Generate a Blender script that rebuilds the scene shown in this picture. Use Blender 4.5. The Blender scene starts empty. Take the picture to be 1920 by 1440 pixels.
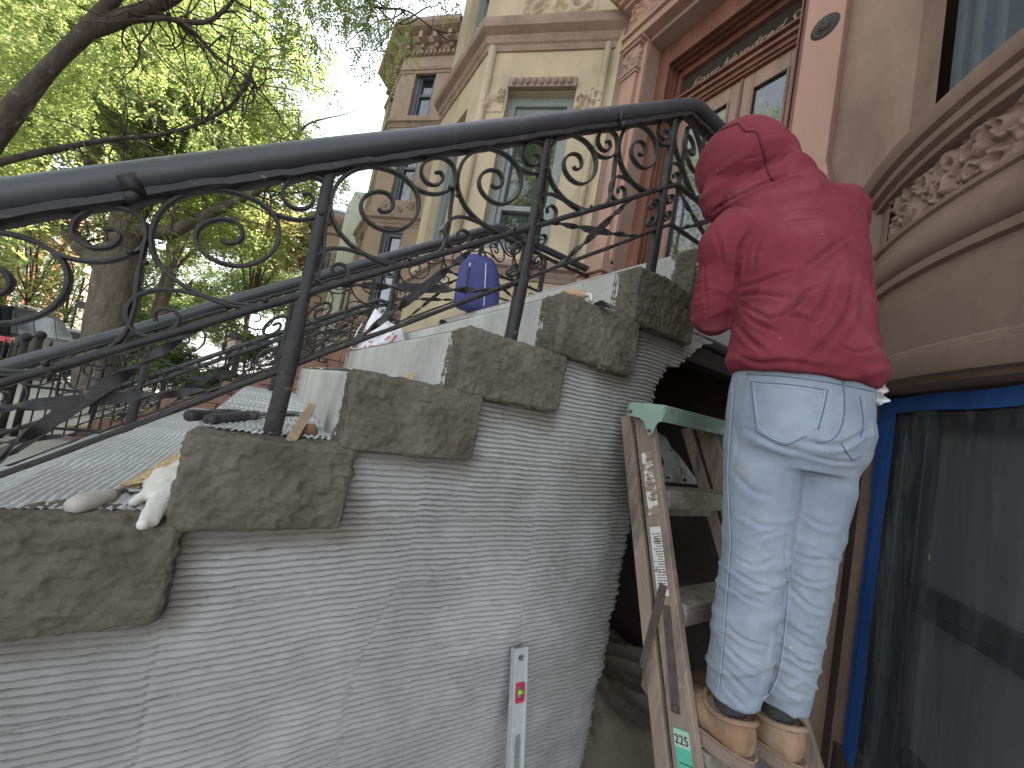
import bpy, bmesh, math, random
import numpy as np
from mathutils import Vector, Matrix

S = bpy.context.scene
COL = S.collection
rad = math.radians
# ------------------------------------------------------------------ camera
# world: X into the brownstone row, Y along the street, Z up; the eye is the origin
FPX = 717.0
EX = np.array([1120., 255., FPX]); EX /= np.linalg.norm(EX)
EY = np.array([-452., -34., FPX]); EY -= EX * EX.dot(EY); EY /= np.linalg.norm(EY)
EZ = np.cross(EX, EY)
RW = np.stack([EX, EY, EZ])
cam_d = bpy.data.cameras.new('camera'); cam = bpy.data.objects.new('camera', cam_d); COL.objects.link(cam)
cam_d.sensor_width = 36; cam_d.lens = FPX / 1920 * 36; cam_d.clip_start = 0.02; cam_d.clip_end = 600
rt, dn, fw = RW[:, 0], RW[:, 1], RW[:, 2]
cam.matrix_world = Matrix(((rt[0], -dn[0], -fw[0], 0), (rt[1], -dn[1], -fw[1], 0), (rt[2], -dn[2], -fw[2], 0), (0, 0, 0, 1)))
S.camera = cam
# ------------------------------------------------------------------ world and sun
SUN_EL, SUN_AZ = 62.0, 80.0          # azimuth from +Y towards +X: the sun stands behind the row of houses
W = bpy.data.worlds.new('World'); S.world = W; W.use_nodes = True
nt = W.node_tree; nt.nodes.clear()
sky = nt.nodes.new('ShaderNodeTexSky'); sky.sky_type = 'NISHITA'; sky.sun_disc = False
sky.sun_elevation = rad(SUN_EL); sky.sun_rotation = rad(SUN_AZ); sky.air_density = 1.0; sky.dust_density = 1.2; sky.ozone_density = 1.0
bg = nt.nodes.new('ShaderNodeBackground'); bg.inputs[1].default_value = 0.12
wo = nt.nodes.new('ShaderNodeOutputWorld')
hs = nt.nodes.new('ShaderNodeHueSaturation'); hs.inputs['Saturation'].default_value = .33
nt.links.new(sky.outputs[0], hs.inputs['Color']); nt.links.new(hs.outputs[0], bg.inputs[0]); nt.links.new(bg.outputs[0], wo.inputs[0])
sl = bpy.data.lights.new('sun', 'SUN'); sl.energy = 4.6; sl.angle = rad(0.5); sl.color = (1, .95, .86)
so = bpy.data.objects.new('sun', sl); COL.objects.link(so)
sd = Vector((math.sin(rad(SUN_AZ)) * math.cos(rad(SUN_EL)), math.cos(rad(SUN_AZ)) * math.cos(rad(SUN_EL)), math.sin(rad(SUN_EL))))
so.rotation_euler = sd.to_track_quat('Z', 'Y').to_euler(); so.location = (8, 2, 20)
S.view_settings.view_transform = 'Standard'; S.view_settings.look = 'None'
S.view_settings.exposure = 2.3; S.view_settings.gamma = 1.0

# ------------------------------------------------------------------ sight-line helpers (a pixel of the 1920x1440 photo -> a point)
def ray(px, py): return RW @ np.array([px - 960., py - 720., FPX])
def onX(px, py, X): v = ray(px, py); return v * (X / v[0])
def onY(px, py, Y): v = ray(px, py); return v * (Y / v[1])
def onZ(px, py, Z): v = ray(px, py); return v * (Z / v[2])
def onR(px, py, r): v = ray(px, py); return v * (r / math.hypot(v[0], v[1]))
def onP(px, py, p0, n):
    v = ray(px, py); n = np.array(n, float); return v * (np.dot(np.array(p0, float), n) / np.dot(v, n))

# ------------------------------------------------------------------ noise
def _h(ix, iy, iz, seed):
    n = (ix * 374761393 + iy * 668265263 + iz * 2147483647 + seed * 1274126177) & 0xffffffff
    n = ((n ^ (n >> 13)) * 1274126177) & 0xffffffff
    return ((n ^ (n >> 16)) & 0xffff) / 65535.0
def vn(p, s=1.0, seed=0):
    p = np.asarray(p, float) * s
    i = np.floor(p).astype(np.int64); f = p - i; f = f * f * (3 - 2 * f)
    r = 0
    for a in (0, 1):
        for b in (0, 1):
            for c in (0, 1):
                w = (f[..., 0] if a else 1 - f[..., 0]) * (f[..., 1] if b else 1 - f[..., 1]) * (f[..., 2] if c else 1 - f[..., 2])
                r = r + w * _h(i[..., 0] + a, i[..., 1] + b, i[..., 2] + c, seed)
    return r * 2 - 1
def fbm(p, s=1.0, o=4, seed=0):
    r = 0; a = 1.0; t = 0
    for k in range(o):
        r = r + a * vn(p, s * 2 ** k, seed + k * 7); t += a; a *= .5
    return r / t
def sstep(a, b, x): t = np.clip((x - a) / (b - a), 0, 1); return t * t * (3 - 2 * t)

# ------------------------------------------------------------------ materials
def nd(t, k, **kw):
    n = t.nodes.new(k)
    for a, b in kw.items():
        if a in n.inputs: n.inputs[a].default_value = b
        else: setattr(n, a, b)
    return n
def mat(name, col, var=0.25, scale=6.0, rough=.8, bump=.3, bscale=None, col2=None, thr=None, metal=0, spec=.4, stretch=(1, 1, 1), coat=0, bdist=.01):
    m = bpy.data.materials.new(name); m.use_nodes = True; t = m.node_tree; t.nodes.clear()
    out = nd(t, 'ShaderNodeOutputMaterial'); b = nd(t, 'ShaderNodeBsdfPrincipled'); t.links.new(b.outputs[0], out.inputs[0])
    tc = nd(t, 'ShaderNodeTexCoord'); mp = nd(t, 'ShaderNodeMapping'); mp.inputs['Scale'].default_value = stretch
    t.links.new(tc.outputs['Object'], mp.inputs[0])
    n1 = nd(t, 'ShaderNodeTexNoise', Scale=scale, Detail=7.0, Roughness=.62); t.links.new(mp.outputs[0], n1.inputs[0])
    r = nd(t, 'ShaderNodeValToRGB'); t.links.new(n1.outputs[0], r.inputs[0])
    c = np.array(col, float); c2 = np.array(col2, float) if col2 is not None else c * (1 + var)
    c1 = c if col2 is not None else c * (1 - var)
    a, z = thr or (.3, .7)
    r.color_ramp.elements[0].position = a; r.color_ramp.elements[1].position = z
    r.color_ramp.elements[0].color = (*c1, 1); r.color_ramp.elements[1].color = (*c2, 1)
    n3 = nd(t, 'ShaderNodeTexNoise', Scale=scale * 9, Detail=4.0); t.links.new(mp.outputs[0], n3.inputs[0])
    mr = nd(t, 'ShaderNodeMapRange'); mr.inputs[3].default_value = 1 - var * .6; mr.inputs[4].default_value = 1 + var * .6
    t.links.new(n3.outputs[0], mr.inputs[0])
    mx = nd(t, 'ShaderNodeMix', data_type='RGBA', blend_type='MULTIPLY'); mx.inputs[0].default_value = 1
    t.links.new(r.outputs[0], mx.inputs[6]); t.links.new(mr.outputs[0], mx.inputs[7])
    t.links.new(mx.outputs[2], b.inputs['Base Color'])
    b.inputs['Roughness'].default_value = rough; b.inputs['Metallic'].default_value = metal
    b.inputs['Specular IOR Level'].default_value = spec; b.inputs['Coat Weight'].default_value = coat
    if bump:
        n2 = nd(t, 'ShaderNodeTexNoise', Scale=bscale or scale * 12, Detail=6.0); t.links.new(mp.outputs[0], n2.inputs[0])
        bp = nd(t, 'ShaderNodeBump', Strength=bump, Distance=bdist); t.links.new(n2.outputs[0], bp.inputs['Height']); t.links.new(bp.outputs[0], b.inputs['Normal'])
    m['bsdf'] = b.name
    return m
def overlay(m, col, scale, lo, hi, seed=0., stretch=(1, 1, 1), rough=None):
    """a second colour in patches with a shape of their own (paint wear, splashes, stains)"""
    t = m.node_tree; b = t.nodes[m['bsdf']]; src = b.inputs['Base Color'].links[0].from_socket
    tc = nd(t, 'ShaderNodeTexCoord'); mp = nd(t, 'ShaderNodeMapping'); mp.inputs['Scale'].default_value = stretch; mp.inputs['Location'].default_value = (seed, seed * 1.7, seed * .3)
    t.links.new(tc.outputs['Object'], mp.inputs[0])
    n = nd(t, 'ShaderNodeTexNoise', Scale=scale, Detail=8.0, Roughness=.65); t.links.new(mp.outputs[0], n.inputs[0])
    r = nd(t, 'ShaderNodeMapRange'); r.inputs[1].default_value = lo; r.inputs[2].default_value = hi; t.links.new(n.outputs[0], r.inputs[0])
    mx = nd(t, 'ShaderNodeMix', data_type='RGBA'); t.links.new(r.outputs[0], mx.inputs[0]); t.links.new(src, mx.inputs[6]); mx.inputs[7].default_value = (*col, 1)
    t.links.new(mx.outputs[2], b.inputs['Base Color'])
    return m
def glass(name, col=(.02, .025, .03), rough=.03, spec=.9):
    m = bpy.data.materials.new(name); m.use_nodes = True; b = m.node_tree.nodes['Principled BSDF']
    b.inputs['Base Color'].default_value = (*col, 1); b.inputs['Roughness'].default_value = rough; b.inputs['Specular IOR Level'].default_value = spec
    b.inputs['IOR'].default_value = 1.8
    return m
def plain(name, col, rough=.6, metal=0, spec=.4):
    return mat(name, col, var=.12, scale=14, rough=rough, bump=.12, metal=metal, spec=spec)

# ------------------------------------------------------------------ mesh builder
ORG = {}
def unit(v): v = np.asarray(v, float); n = np.linalg.norm(v); return v / n if n > 1e-12 else v
class MB:
    def __init__(s): s.v = []; s.f = []; s.n = 0
    def add(s, v, f):
        v = np.asarray(v, float).reshape(-1, 3); s.v.append(v)
        for q in f: s.f.append([int(i) + s.n for i in q])
        s.n += len(v); return s
    def box(s, x0, x1, y0, y1, z0, z1):
        v = [(x, y, z) for x in (x0, x1) for y in (y0, y1) for z in (z0, z1)]
        return s.add(v, [(0, 1, 3, 2), (4, 6, 7, 5), (0, 4, 5, 1), (2, 3, 7, 6), (0, 2, 6, 4), (1, 5, 7, 3)])
    def obox(s, c, u, v, w):
        """box with half-axis vectors u, v, w"""
        c, u, v, w = [np.asarray(a, float) for a in (c, u, v, w)]
        p = [c + a * u + b * v + d * w for a in (-1, 1) for b in (-1, 1) for d in (-1, 1)]
        return s.add(p, [(0, 1, 3, 2), (4, 6, 7, 5), (0, 4, 5, 1), (2, 3, 7, 6), (0, 2, 6, 4), (1, 5, 7, 3)])
    def bar(s, a, b, w, h, up=(0, 0, 1)):
        a, b = np.asarray(a, float), np.asarray(b, float); d = unit(b - a); sd_ = unit(np.cross(d, up)); u2 = np.cross(sd_, d)
        return s.obox((a + b) / 2, (b - a) / 2, sd_ * w / 2, u2 * h / 2)
    def prism(s, poly, o, U, V, D):
        """extrude a 2-D outline by vector D; o origin, U/V axes"""
        o, U, V, D = [np.asarray(a, float) for a in (o, U, V, D)]; n = len(poly)
        a = [o + p[0] * U + p[1] * V for p in poly]; b = [q + D for q in a]
        return s.add(a + b, [list(range(n))[::-1], list(range(n, 2 * n))] + [(i, (i + 1) % n, n + (i + 1) % n, n + i) for i in range(n)])
    def loft(s, rings, cap=True, closed=True):
        rings = [np.asarray(r, float) for r in rings]; m = len(rings[0]); f = []
        for k in range(len(rings) - 1):
            for i in range(m if closed else m - 1):
                j = (i + 1) % m; f.append((k * m + i, k * m + j, (k + 1) * m + j, (k + 1) * m + i))
        if cap: f.append(list(range(m))[::-1]); f.append([(len(rings) - 1) * m + i for i in range(m)])
        return s.add(np.concatenate(rings), f)
    def tube(s, pts, r, n=10, cap=True):
        pts = np.asarray(pts, float); k = len(pts); r = np.broadcast_to(np.asarray(r, float), (k,)) if np.ndim(r) < 2 else r
        T = np.gradient(pts, axis=0); T /= np.linalg.norm(T, axis=1)[:, None]
        u = np.cross(T[0], (0, 0, 1.)); u = unit(u) if np.linalg.norm(u) > 1e-3 else np.array((1., 0, 0))
        R = []; an = np.linspace(0, 2 * math.pi, n, endpoint=False)
        for i in range(k):
            u = unit(u - T[i] * u.dot(T[i])); w = np.cross(T[i], u)
            R.append(pts[i] + r[i] * (np.cos(an)[:, None] * u + np.sin(an)[:, None] * w))
        return s.loft(R, cap)
    def strip(s, pts, nrm, w, t):
        """flat bar: width w along nrm, thickness t in the plane of the curve"""
        pts = np.asarray(pts, float); nrm = unit(nrm); T = np.gradient(pts, axis=0); T /= np.linalg.norm(T, axis=1)[:, None]
        sd_ = np.cross(T, nrm); t = np.broadcast_to(t, (len(pts),)); w = np.broadcast_to(w, (len(pts),)); R = []
        for i in range(len(pts)):
            a, b = sd_[i] * t[i] / 2, nrm * w[i] / 2
            R.append([pts[i] - a - b * .7, pts[i] - a * .6 - b, pts[i] + a * .6 - b, pts[i] + a - b * .7, pts[i] + a + b * .7, pts[i] + a * .6 + b, pts[i] - a * .6 + b, pts[i] - a + b * .7])
        return s.loft(R)
    def lathe(s, prof, c, ax=(0, 0, 1), n=24, cap=True):
        ax = unit(ax); u = unit(np.cross(ax, (0.3, 1, .2))); w = np.cross(ax, u); c = np.asarray(c, float); an = np.linspace(0, 2 * math.pi, n, endpoint=False)
        return s.loft([c + ax * h + max(r, 1e-4) * (np.cos(an)[:, None] * u + np.sin(an)[:, None] * w) for r, h in prof], cap)
    def grid(s, P):
        P = np.asarray(P, float); a, b = P.shape[:2]; i = np.arange(a * b).reshape(a, b)
        q = np.stack([i[:-1, :-1], i[:-1, 1:], i[1:, 1:], i[1:, :-1]], -1).reshape(-1, 4)
        s.v.append(P.reshape(-1, 3)); s.f.extend((q + s.n).tolist()); s.n += a * b; return s
    def ball(s, c, r, n=12, m=8):
        r = np.broadcast_to(np.asarray(r, float), (3,)); c = np.asarray(c, float); R = []
        for k in range(m + 1):
            t = math.pi * (k + .02) / (m + .04); a = np.linspace(0, 2 * math.pi, n, endpoint=False)
            R.append(c + np.stack([r[0] * math.sin(t) * np.cos(a), r[1] * math.sin(t) * np.sin(a), np.full(n, -r[2] * math.cos(t))], -1))
        return s.loft(R)
def smooth_pts(p, n=6):
    p = np.asarray(p, float); q = np.vstack([2 * p[0] - p[1], p, 2 * p[-1] - p[-2]]); o = []
    for i in range(1, len(q) - 2):
        for t in np.linspace(0, 1, n, endpoint=False):
            a, b, c, d = q[i - 1:i + 3]
            o.append(.5 * (2 * b + (c - a) * t + (2 * a - 5 * b + 4 * c - d) * t * t + (3 * b - a - 3 * c + d) * t ** 3))
    o.append(p[-1]); return np.array(o)
def obj(name, mb, m, parent=None, org=None, smooth=False, bevel=0, angle=None):
    v = np.concatenate(mb.v)
    if parent is not None: org = ORG.get(parent.name, np.zeros(3))
    elif org is None: org = np.array([(v[:, 0].min() + v[:, 0].max()) / 2, (v[:, 1].min() + v[:, 1].max()) / 2, v[:, 2].min()])
    org = np.asarray(org, float)
    me = bpy.data.meshes.new(name); me.from_pydata((v - org).tolist(), [], mb.f)
    b = bmesh.new(); b.from_mesh(me); bmesh.ops.recalc_face_normals(b, faces=b.faces); b.to_mesh(me); b.free()
    me.materials.append(m)
    if smooth: me.shade_smooth()
    o = bpy.data.objects.new(name, me); COL.objects.link(o)
    if parent is not None: o.parent = parent
    else: o.location = org
    ORG[o.name] = org
    if angle: me.shade_smooth(); me.set_sharp_from_angle(angle=rad(angle))
    if bevel:
        md = o.modifiers.new('bevel', 'BEVEL'); md.width = bevel; md.segments = 2; md.limit_method = 'ANGLE'; md.angle_limit = rad(40)
    return o
def thing(name, label, cat, loc=(0, 0, 0), group=None):
    o = bpy.data.objects.new(name, None); COL.objects.link(o); o.location = loc; o.empty_display_size = .1
    ORG[o.name] = np.asarray(loc, float); return tag(o, label, cat, group)
def tag(o, label, cat, group=None):
    o['label'] = label; o['category'] = cat
    if group: o['group'] = group
    return o
def struct(name, mb, m, **k): o = obj(name, mb, m, **k); o['kind'] = 'structure'; return o
def copy_tree(o, parent=None):
    c = o.copy(); COL.objects.link(c)
    ORG[c.name] = ORG.get(o.name, np.zeros(3))
    if parent: c.parent = parent; c.matrix_parent_inverse = o.matrix_parent_inverse.copy()
    for ch in list(o.children): copy_tree(ch, c)
    return c
FONT = {}
def text_mb(txt, size, o, U, V, D=.002, shear=0, align='LEFT'):
    """letters as a mesh builder, laid out along U/V from o with thickness D"""
    cu = bpy.data.curves.new('txt', 'FONT'); cu.body = txt; cu.size = size; cu.extrude = D / 2; cu.shear = shear; cu.align_x = align; cu.resolution_u = 2
    ob = bpy.data.objects.new('txt', cu); COL.objects.link(ob); dg = bpy.context.evaluated_depsgraph_get(); me = bpy.data.meshes.new_from_object(ob.evaluated_get(dg))
    bpy.data.objects.remove(ob); U, V = unit(U), unit(V); N = np.cross(U, V); mb = MB(); o = np.asarray(o, float)
    if len(me.vertices):
        v = np.zeros(len(me.vertices) * 3); me.vertices.foreach_get('co', v); v = v.reshape(-1, 3)
        mb.add(o + v[:, :1] * U + v[:, 1:2] * V + v[:, 2:3] * N, [list(p.vertices) for p in me.polygons])
    return mb
# ------------------------------------------------------------------ materials of the place
M = {}
M['render'] = mat('scratch_coat_render', (.335, .328, .312), var=.16, scale=3.0, rough=.95, bump=.5, bscale=160, bdist=.002)
overlay(M['render'], (.235, .225, .20), 2.2, .50, .76, 2.0); overlay(M['render'], (.44, .435, .42), 3.1, .56, .78, 12.0)
M['mortar'] = mat('fresh_mortar', (.112, .102, .078), var=.34, scale=7, rough=.92, bump=.7, bscale=170, spec=.25, bdist=.003)
M['tread'] = mat('combed_tread_render', (.42, .425, .42), var=.14, scale=4, rough=.95, bump=.4, bscale=150, bdist=.002)
M['concrete'] = mat('speckled_concrete', (.40, .392, .37), var=.16, scale=5, rough=.95, bump=.4, bscale=120, bdist=.003, stretch=(1, 1, .45))
overlay(M['concrete'], (.22, .21, .19), 42, .60, .70, 1.0, (1, 1, .35))
M['brown'] = mat('brownstone', (.27, .185, .145), var=.14, scale=2.2, rough=.9, bump=.35, bscale=140, bdist=.003)
M['pink'] = mat('patched_brownstone', (.37, .225, .175), var=.12, scale=1.6, rough=.9, bump=.25, bscale=150, bdist=.002, stretch=(1, 1, .4))
overlay(M['brown'], (.165, .108, .082), 1.9, .49, .72, 4., (1, 1, .3)); overlay(M['pink'], (.245, .16, .128), 2.4, .50, .72, 6., (1, 1, .25)); overlay(M['pink'], (.40, .29, .24), 5, .62, .76, 9., (1, 1, .3))
M['darkbrown'] = mat('basement_brownstone', (.13, .085, .068), var=.16, scale=2.5, rough=.85, bump=.35, bscale=110, bdist=.003)
M['lime'] = mat('buff_limestone', (.44, .36, .25), var=.13, scale=1.8, rough=.9, bump=.3, bscale=90, bdist=.003)
overlay(M['lime'], (.30, .245, .185), 2.2, .58, .75, 3., (1, 1, .5))
M['limeband'] = mat('weathered_moulding', (.27, .195, .155), var=.22, scale=4, rough=.9, bump=.4, bscale=60)
M['brown2'] = mat('neighbour_brownstone', (.285, .21, .155), var=.15, scale=1.6, rough=.9, bump=.3, bscale=60)
M['rock'] = mat('rock_faced_brownstone', (.26, .15, .11), var=.25, scale=5, rough=.92, bump=.8, bscale=26, bdist=.02)
M['pale'] = mat('pale_grey_stone', (.50, .50, .47), var=.12, scale=2, rough=.9, bump=.2)
M['wood'] = mat('mahogany', (.165, .066, .044), var=.35, scale=9, rough=.42, bump=.2, stretch=(1, 1, .12), spec=.5)
M['oak'] = mat('door_leaf_oak', (.27, .16, .12), var=.25, scale=10, rough=.45, bump=.2, stretch=(1, 1, .1), spec=.5)
M['glass'] = glass('window_glass')
M['dglass'] = glass('transom_glass', (.05, .045, .04), .12, .5)
M['gold'] = mat('gilt_letters', (.46, .34, .2), var=.3, scale=30, rough=.4, bump=0, metal=.6)
M['greyframe'] = plain('grey_green_paint', (.22, .245, .24), .5)
M['blackframe'] = plain('black_paint', (.022, .023, .026), .35)
M['slate'] = plain('slate_paint', (.10, .12, .14), .5)
M['bronze'] = mat('dark_bronze', (.055, .052, .05), var=.3, scale=40, rough=.55, bump=.3, metal=.3)
M['iron'] = mat('painted_iron', (.024, .022, .0215), var=.35, scale=20, rough=.52, bump=.55, bscale=75, spec=.38, bdist=.004)
overlay(M['iron'], (.13, .115, .10), 26, .61, .72, 4.)
M['pipe'] = mat('handrail_paint', (.036, .037, .042), var=.25, scale=9, rough=.45, bump=.25, bscale=40, spec=.55, bdist=.003)
overlay(M['pipe'], (.15, .15, .155), 11, .62, .82, 7.)
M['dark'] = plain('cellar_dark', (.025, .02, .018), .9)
M['asphalt'] = mat('asphalt', (.055, .055, .058), var=.2, scale=3, rough=.9, bump=.4, bscale=90)
M['flag'] = mat('concrete_flags', (.36, .35, .33), var=.15, scale=1.4, rough=.9, bump=.2)
M['earth'] = mat('earth', (.10, .09, .07), var=.3, scale=1, rough=.95, bump=.4)

# ------------------------------------------------------------------ ground (structure)
ZS, ZA, ZR = -1.30, -1.45, -1.43
g = MB(); g.box(-300, 300, -300, 300, -2.2, -1.60); struct('ground', g, M['earth'])
g = MB(); g.box(-10.6, -4.55, -200, 200, -1.9, ZR); struct('road', g, M['asphalt'])
g = MB()
for k in range(-12, 60): g.box(-4.54, -2.35, k * 1.5 + .004, k * 1.5 + 1.496, -1.8, ZS)
struct('sidewalk', g, M['flag'], bevel=.006)
g = MB(); g.box(-13.4, -10.62, -200, 200, -1.9, ZS); struct('far_sidewalk', g, M['flag'])
g = MB(); g.box(-2.35, 2.5, -30, 3.0, -1.9, ZA); struct('areaway_paving', g, M['flag'])
g = MB(); g.box(-2.35, 2.5, 3.0, 60, -1.9, ZS - .03); struct('front_yard_paving', g, M['flag'])

# ------------------------------------------------------------------ the stoop under repair
YB, YW, YF = .945, 1.0, 2.95
XK = [1.36, 1.048, .733, .426, .168, -.109, -.387, -.68, -.97, -1.26, -1.55, -1.84]
ZK = [.79, .603, .397, .200, .023, -.158, -.335, -.51, -.69, -.87, -1.05, -1.20]
stoop = thing('stoop', 'wide house stoop being resurfaced, combed grey render on its side', 'stoop', (0, 1.95, ZA))

def side_wall():
    per, dz = .0150, .00172
    zs = np.arange(ZA - .02, .78, dz); nx = 200
    X = np.zeros((len(zs), nx)); Zg = np.repeat(zs[:, None], nx, 1)
    for i, z in enumerate(zs):
        xl = min([x for x, t in zip(XK, ZK) if t >= z] or [XK[0]]) + .012
        # ragged right edge of the coat: leans out towards the opening, then steps up under the landing
        if z < .2: xr = np.interp(z, [-1.5, -1.25, -.46, .2], [1.215, 1.245, 1.30, 1.335])
        else: xr = np.interp(z, [.2, .3, .36, .44, .47, .48], [1.335, 1.40, 1.47, 1.58, 1.66, 2.49])
        xr += .006 * math.sin(z * 210) * (z < .47) + .008 * vn(np.array([0, z, 0]), 45, 3)
        X[i] = np.linspace(xl, max(xr, xl + .01), nx)
    P = np.stack([X, np.zeros_like(X), Zg], -1)
    # the comb was dragged in strips: phase and tilt change from strip to strip
    strip = np.floor((X + .06 * vn(P, 2.5, 5) + 3) / .42)
    ph = .5 * np.sin(strip * 12.7) * .008 + (X - strip * .42) * .05 * np.sin(strip * 3.3) * .6
    wob = .016 * vn(P * [1, 1, 1.4], 1.2, 11) + .0055 * vn(P * [1, 1, .7], 4, 12) + .0016 * vn(P, 26, 13) + .0009 * vn(P, 95, 14)
    per2 = per * (1 + .05 * vn(P * [.4, 1, 1], 1.0, 19))
    f = np.mod((Zg + wob + ph) / per, 1.0)
    d = (.0165 * sstep(.25, .33, f) * (1 - .50 * f) * sstep(1.0, .96, f)) * (1 + .35 * vn(P, 14, 20))
    smear = sstep(.54, .76, fbm(P * [1, 1, 2.2], 4.2, 3, 31)); d *= 1 - .55 * smear
    # vertically combed return beside the opening
    vert = sstep(1.42, 1.46, X) * sstep(.35, .42, Zg)
    f2 = np.mod((X + .002 * vn(P, 30, 9)) / .014, 1.0); d = d * (1 - vert) + vert * .005 * np.abs(np.sin(f2 * math.pi))
    d += .0012 * vn(P, 120, 41) + .006 * vn(P, 2.2, 42) + np.clip(vn(P, 60, 77) - .72, 0, 1) * .016
    Y = YW - d
    # right edge curls away into the opening
    e = (X - X[:, -1:]); Y = Y + .05 * np.exp(e / .02) * (Zg < .3)
    P[..., 1] = Y
    mb = MB(); mb.grid(P)
    # thickness: back and right edge
    B = P[:, [-1]].copy(); B2 = B.copy(); B2[..., 1] = YW + .22
    mb.grid(np.concatenate([B, B2], 1))
    return mb
wallo = obj('side_wall', side_wall(), M['render'], stoop, smooth=True)

def rough_box(x0, x1, y0, y1, z0, z1, res, rr, disp, faces='fltbr'):
    """dense rounded box whose skin is pushed by disp(P, N)"""
    c = np.array([(x0 + x1) / 2, (y0 + y1) / 2, (z0 + z1) / 2]); h = np.array([x1 - x0, y1 - y0, z1 - z0]) / 2
    mb = MB(); grids = []
    for ax in range(3):
        a, b = [i for i in range(3) if i != ax]
        na, nb = max(3, int(2 * h[a] / res)), max(3, int(2 * h[b] / res))
        A, Bq = np.meshgrid(np.linspace(-h[a], h[a], na), np.linspace(-h[b], h[b], nb), indexing='ij')
        for sg in (-1, 1):
            P = np.zeros(A.shape + (3,)); P[..., a] = A; P[..., b] = Bq; P[..., ax] = sg * h[ax]
            Q = np.clip(P, -(h - rr), h - rr); D = P - Q; L = np.linalg.norm(D, axis=-1, keepdims=True); N = D / L
            P = Q + N * rr + c
            P = P + N * disp(P, N)[..., None]
            mb.grid(P if sg > 0 else P[::-1])
    return mb
def merge(o, d=.0008):
    b = bmesh.new(); b.from_mesh(o.data); bmesh.ops.remove_doubles(b, verts=b.verts, dist=d); bmesh.ops.recalc_face_normals(b, faces=b.faces); b.to_mesh(b and o.data); b.free(); o.data.shade_smooth(); return o
def trowelled(seed, cx, cz, wx, wz):
    rs = np.random.RandomState(seed)
    sw = [(cx + rs.uniform(-.5, .5) * wx, cz + rs.uniform(-.5, .5) * wz, rs.uniform(-1.2, 1.2) + (rs.rand() < .35) * 1.0, rs.uniform(.06, .14), rs.uniform(.03, .06), rs.uniform(-7, 7)) for _ in range(24)]
    def disp(P, N):
        x, z = P[..., 0] - P[..., 1] * .6, P[..., 2]
        best = np.full(x.shape, .06); g_ = .0007 * np.sin((z + .3 * x + .022 * vn(P, 15, seed) + .03 * vn(P, 5, seed + 2)) * 2 * math.pi / .016) + .005 * fbm(P * [1, 1, 1.5], 34, 4, seed + 11)
        lump = np.zeros_like(x)
        for (a, b, th, L, Wd, cv) in sw:
            s = (x - a) * math.cos(th) + (z - b) * math.sin(th); t = -(x - a) * math.sin(th) + (z - b) * math.cos(th) + cv * s * s
            m_ = np.exp(-(s / L) ** 2 - (t / Wd) ** 2); q = t + .0045 * vn(P, 32, seed + 3) + .012 * vn(P, 9, seed + 4)
            gg = .0062 * np.abs(np.sin(q * math.pi / .0115)) ** .6 + .008 * np.sin(t * math.pi / Wd)
            k = sstep(0, .22, m_ - best); g_ = g_ * (1 - k) + gg * k; lump = lump + .007 * np.exp(-((m_ - best - .06) / .05) ** 2) * (m_ > .1); best = np.maximum(best, m_ * .9)
            lump = lump + .004 * m_ * np.sign(cv)
        ed = .22 + .78 * sstep(.72, .97, np.abs(N).max(-1))
        return ed * (g_ + lump + .009 * fbm(P, 11, 3, seed) + .0030 * vn(P, 75, seed + 5) + .0020 * vn(P, 190, seed + 6) + .014 * np.clip(vn(P, 42, seed + 8) - .5, 0, 1) - .012 * np.clip(vn(P, 30, seed + 9) - .55, 0, 1))
    return disp
ENDS = [(1.360, 1.74, .600, .792), (1.048, 1.42, .395, .603), (.733, 1.10, .200, .397), (.426, .787, .018, .200), (.168, .513, -.162, .023), (-.109, .205, -.345, -.158), (-.420, -.085, -.520, -.335),
        (-.70, -.37, -.70, -.51), (-.99, -.66, -.88, -.69), (-1.28, -.95, -1.06, -.87), (-1.57, -1.24, -1.24, -1.05)]
for i, (a, b, z0, z1) in enumerate(ENDS):
    o = obj('step_end', rough_box(a - .004, b, YB, YW + .075, z0, z1 + .004, .0034 if i < 7 else .012, .014, trowelled(20 + i, (a + b) / 2, (z0 + z1) / 2, b - a, z1 - z0)), M['mortar'], stoop)
    merge(o)

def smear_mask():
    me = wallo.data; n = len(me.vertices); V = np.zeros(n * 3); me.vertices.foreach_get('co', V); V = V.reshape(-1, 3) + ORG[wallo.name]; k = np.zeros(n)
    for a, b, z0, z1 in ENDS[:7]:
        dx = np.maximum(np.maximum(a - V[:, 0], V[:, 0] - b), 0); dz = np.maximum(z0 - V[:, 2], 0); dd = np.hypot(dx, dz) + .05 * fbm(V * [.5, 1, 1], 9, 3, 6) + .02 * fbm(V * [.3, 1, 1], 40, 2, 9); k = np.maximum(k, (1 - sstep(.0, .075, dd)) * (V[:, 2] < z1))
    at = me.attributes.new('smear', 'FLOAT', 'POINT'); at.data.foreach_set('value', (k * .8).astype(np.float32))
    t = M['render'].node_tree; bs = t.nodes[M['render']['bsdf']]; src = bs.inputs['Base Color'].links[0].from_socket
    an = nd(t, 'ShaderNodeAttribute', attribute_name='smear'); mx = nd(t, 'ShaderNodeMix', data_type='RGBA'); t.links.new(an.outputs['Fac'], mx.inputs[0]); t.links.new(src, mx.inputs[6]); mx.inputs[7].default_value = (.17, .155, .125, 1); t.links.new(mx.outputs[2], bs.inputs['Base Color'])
smear_mask()
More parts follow.
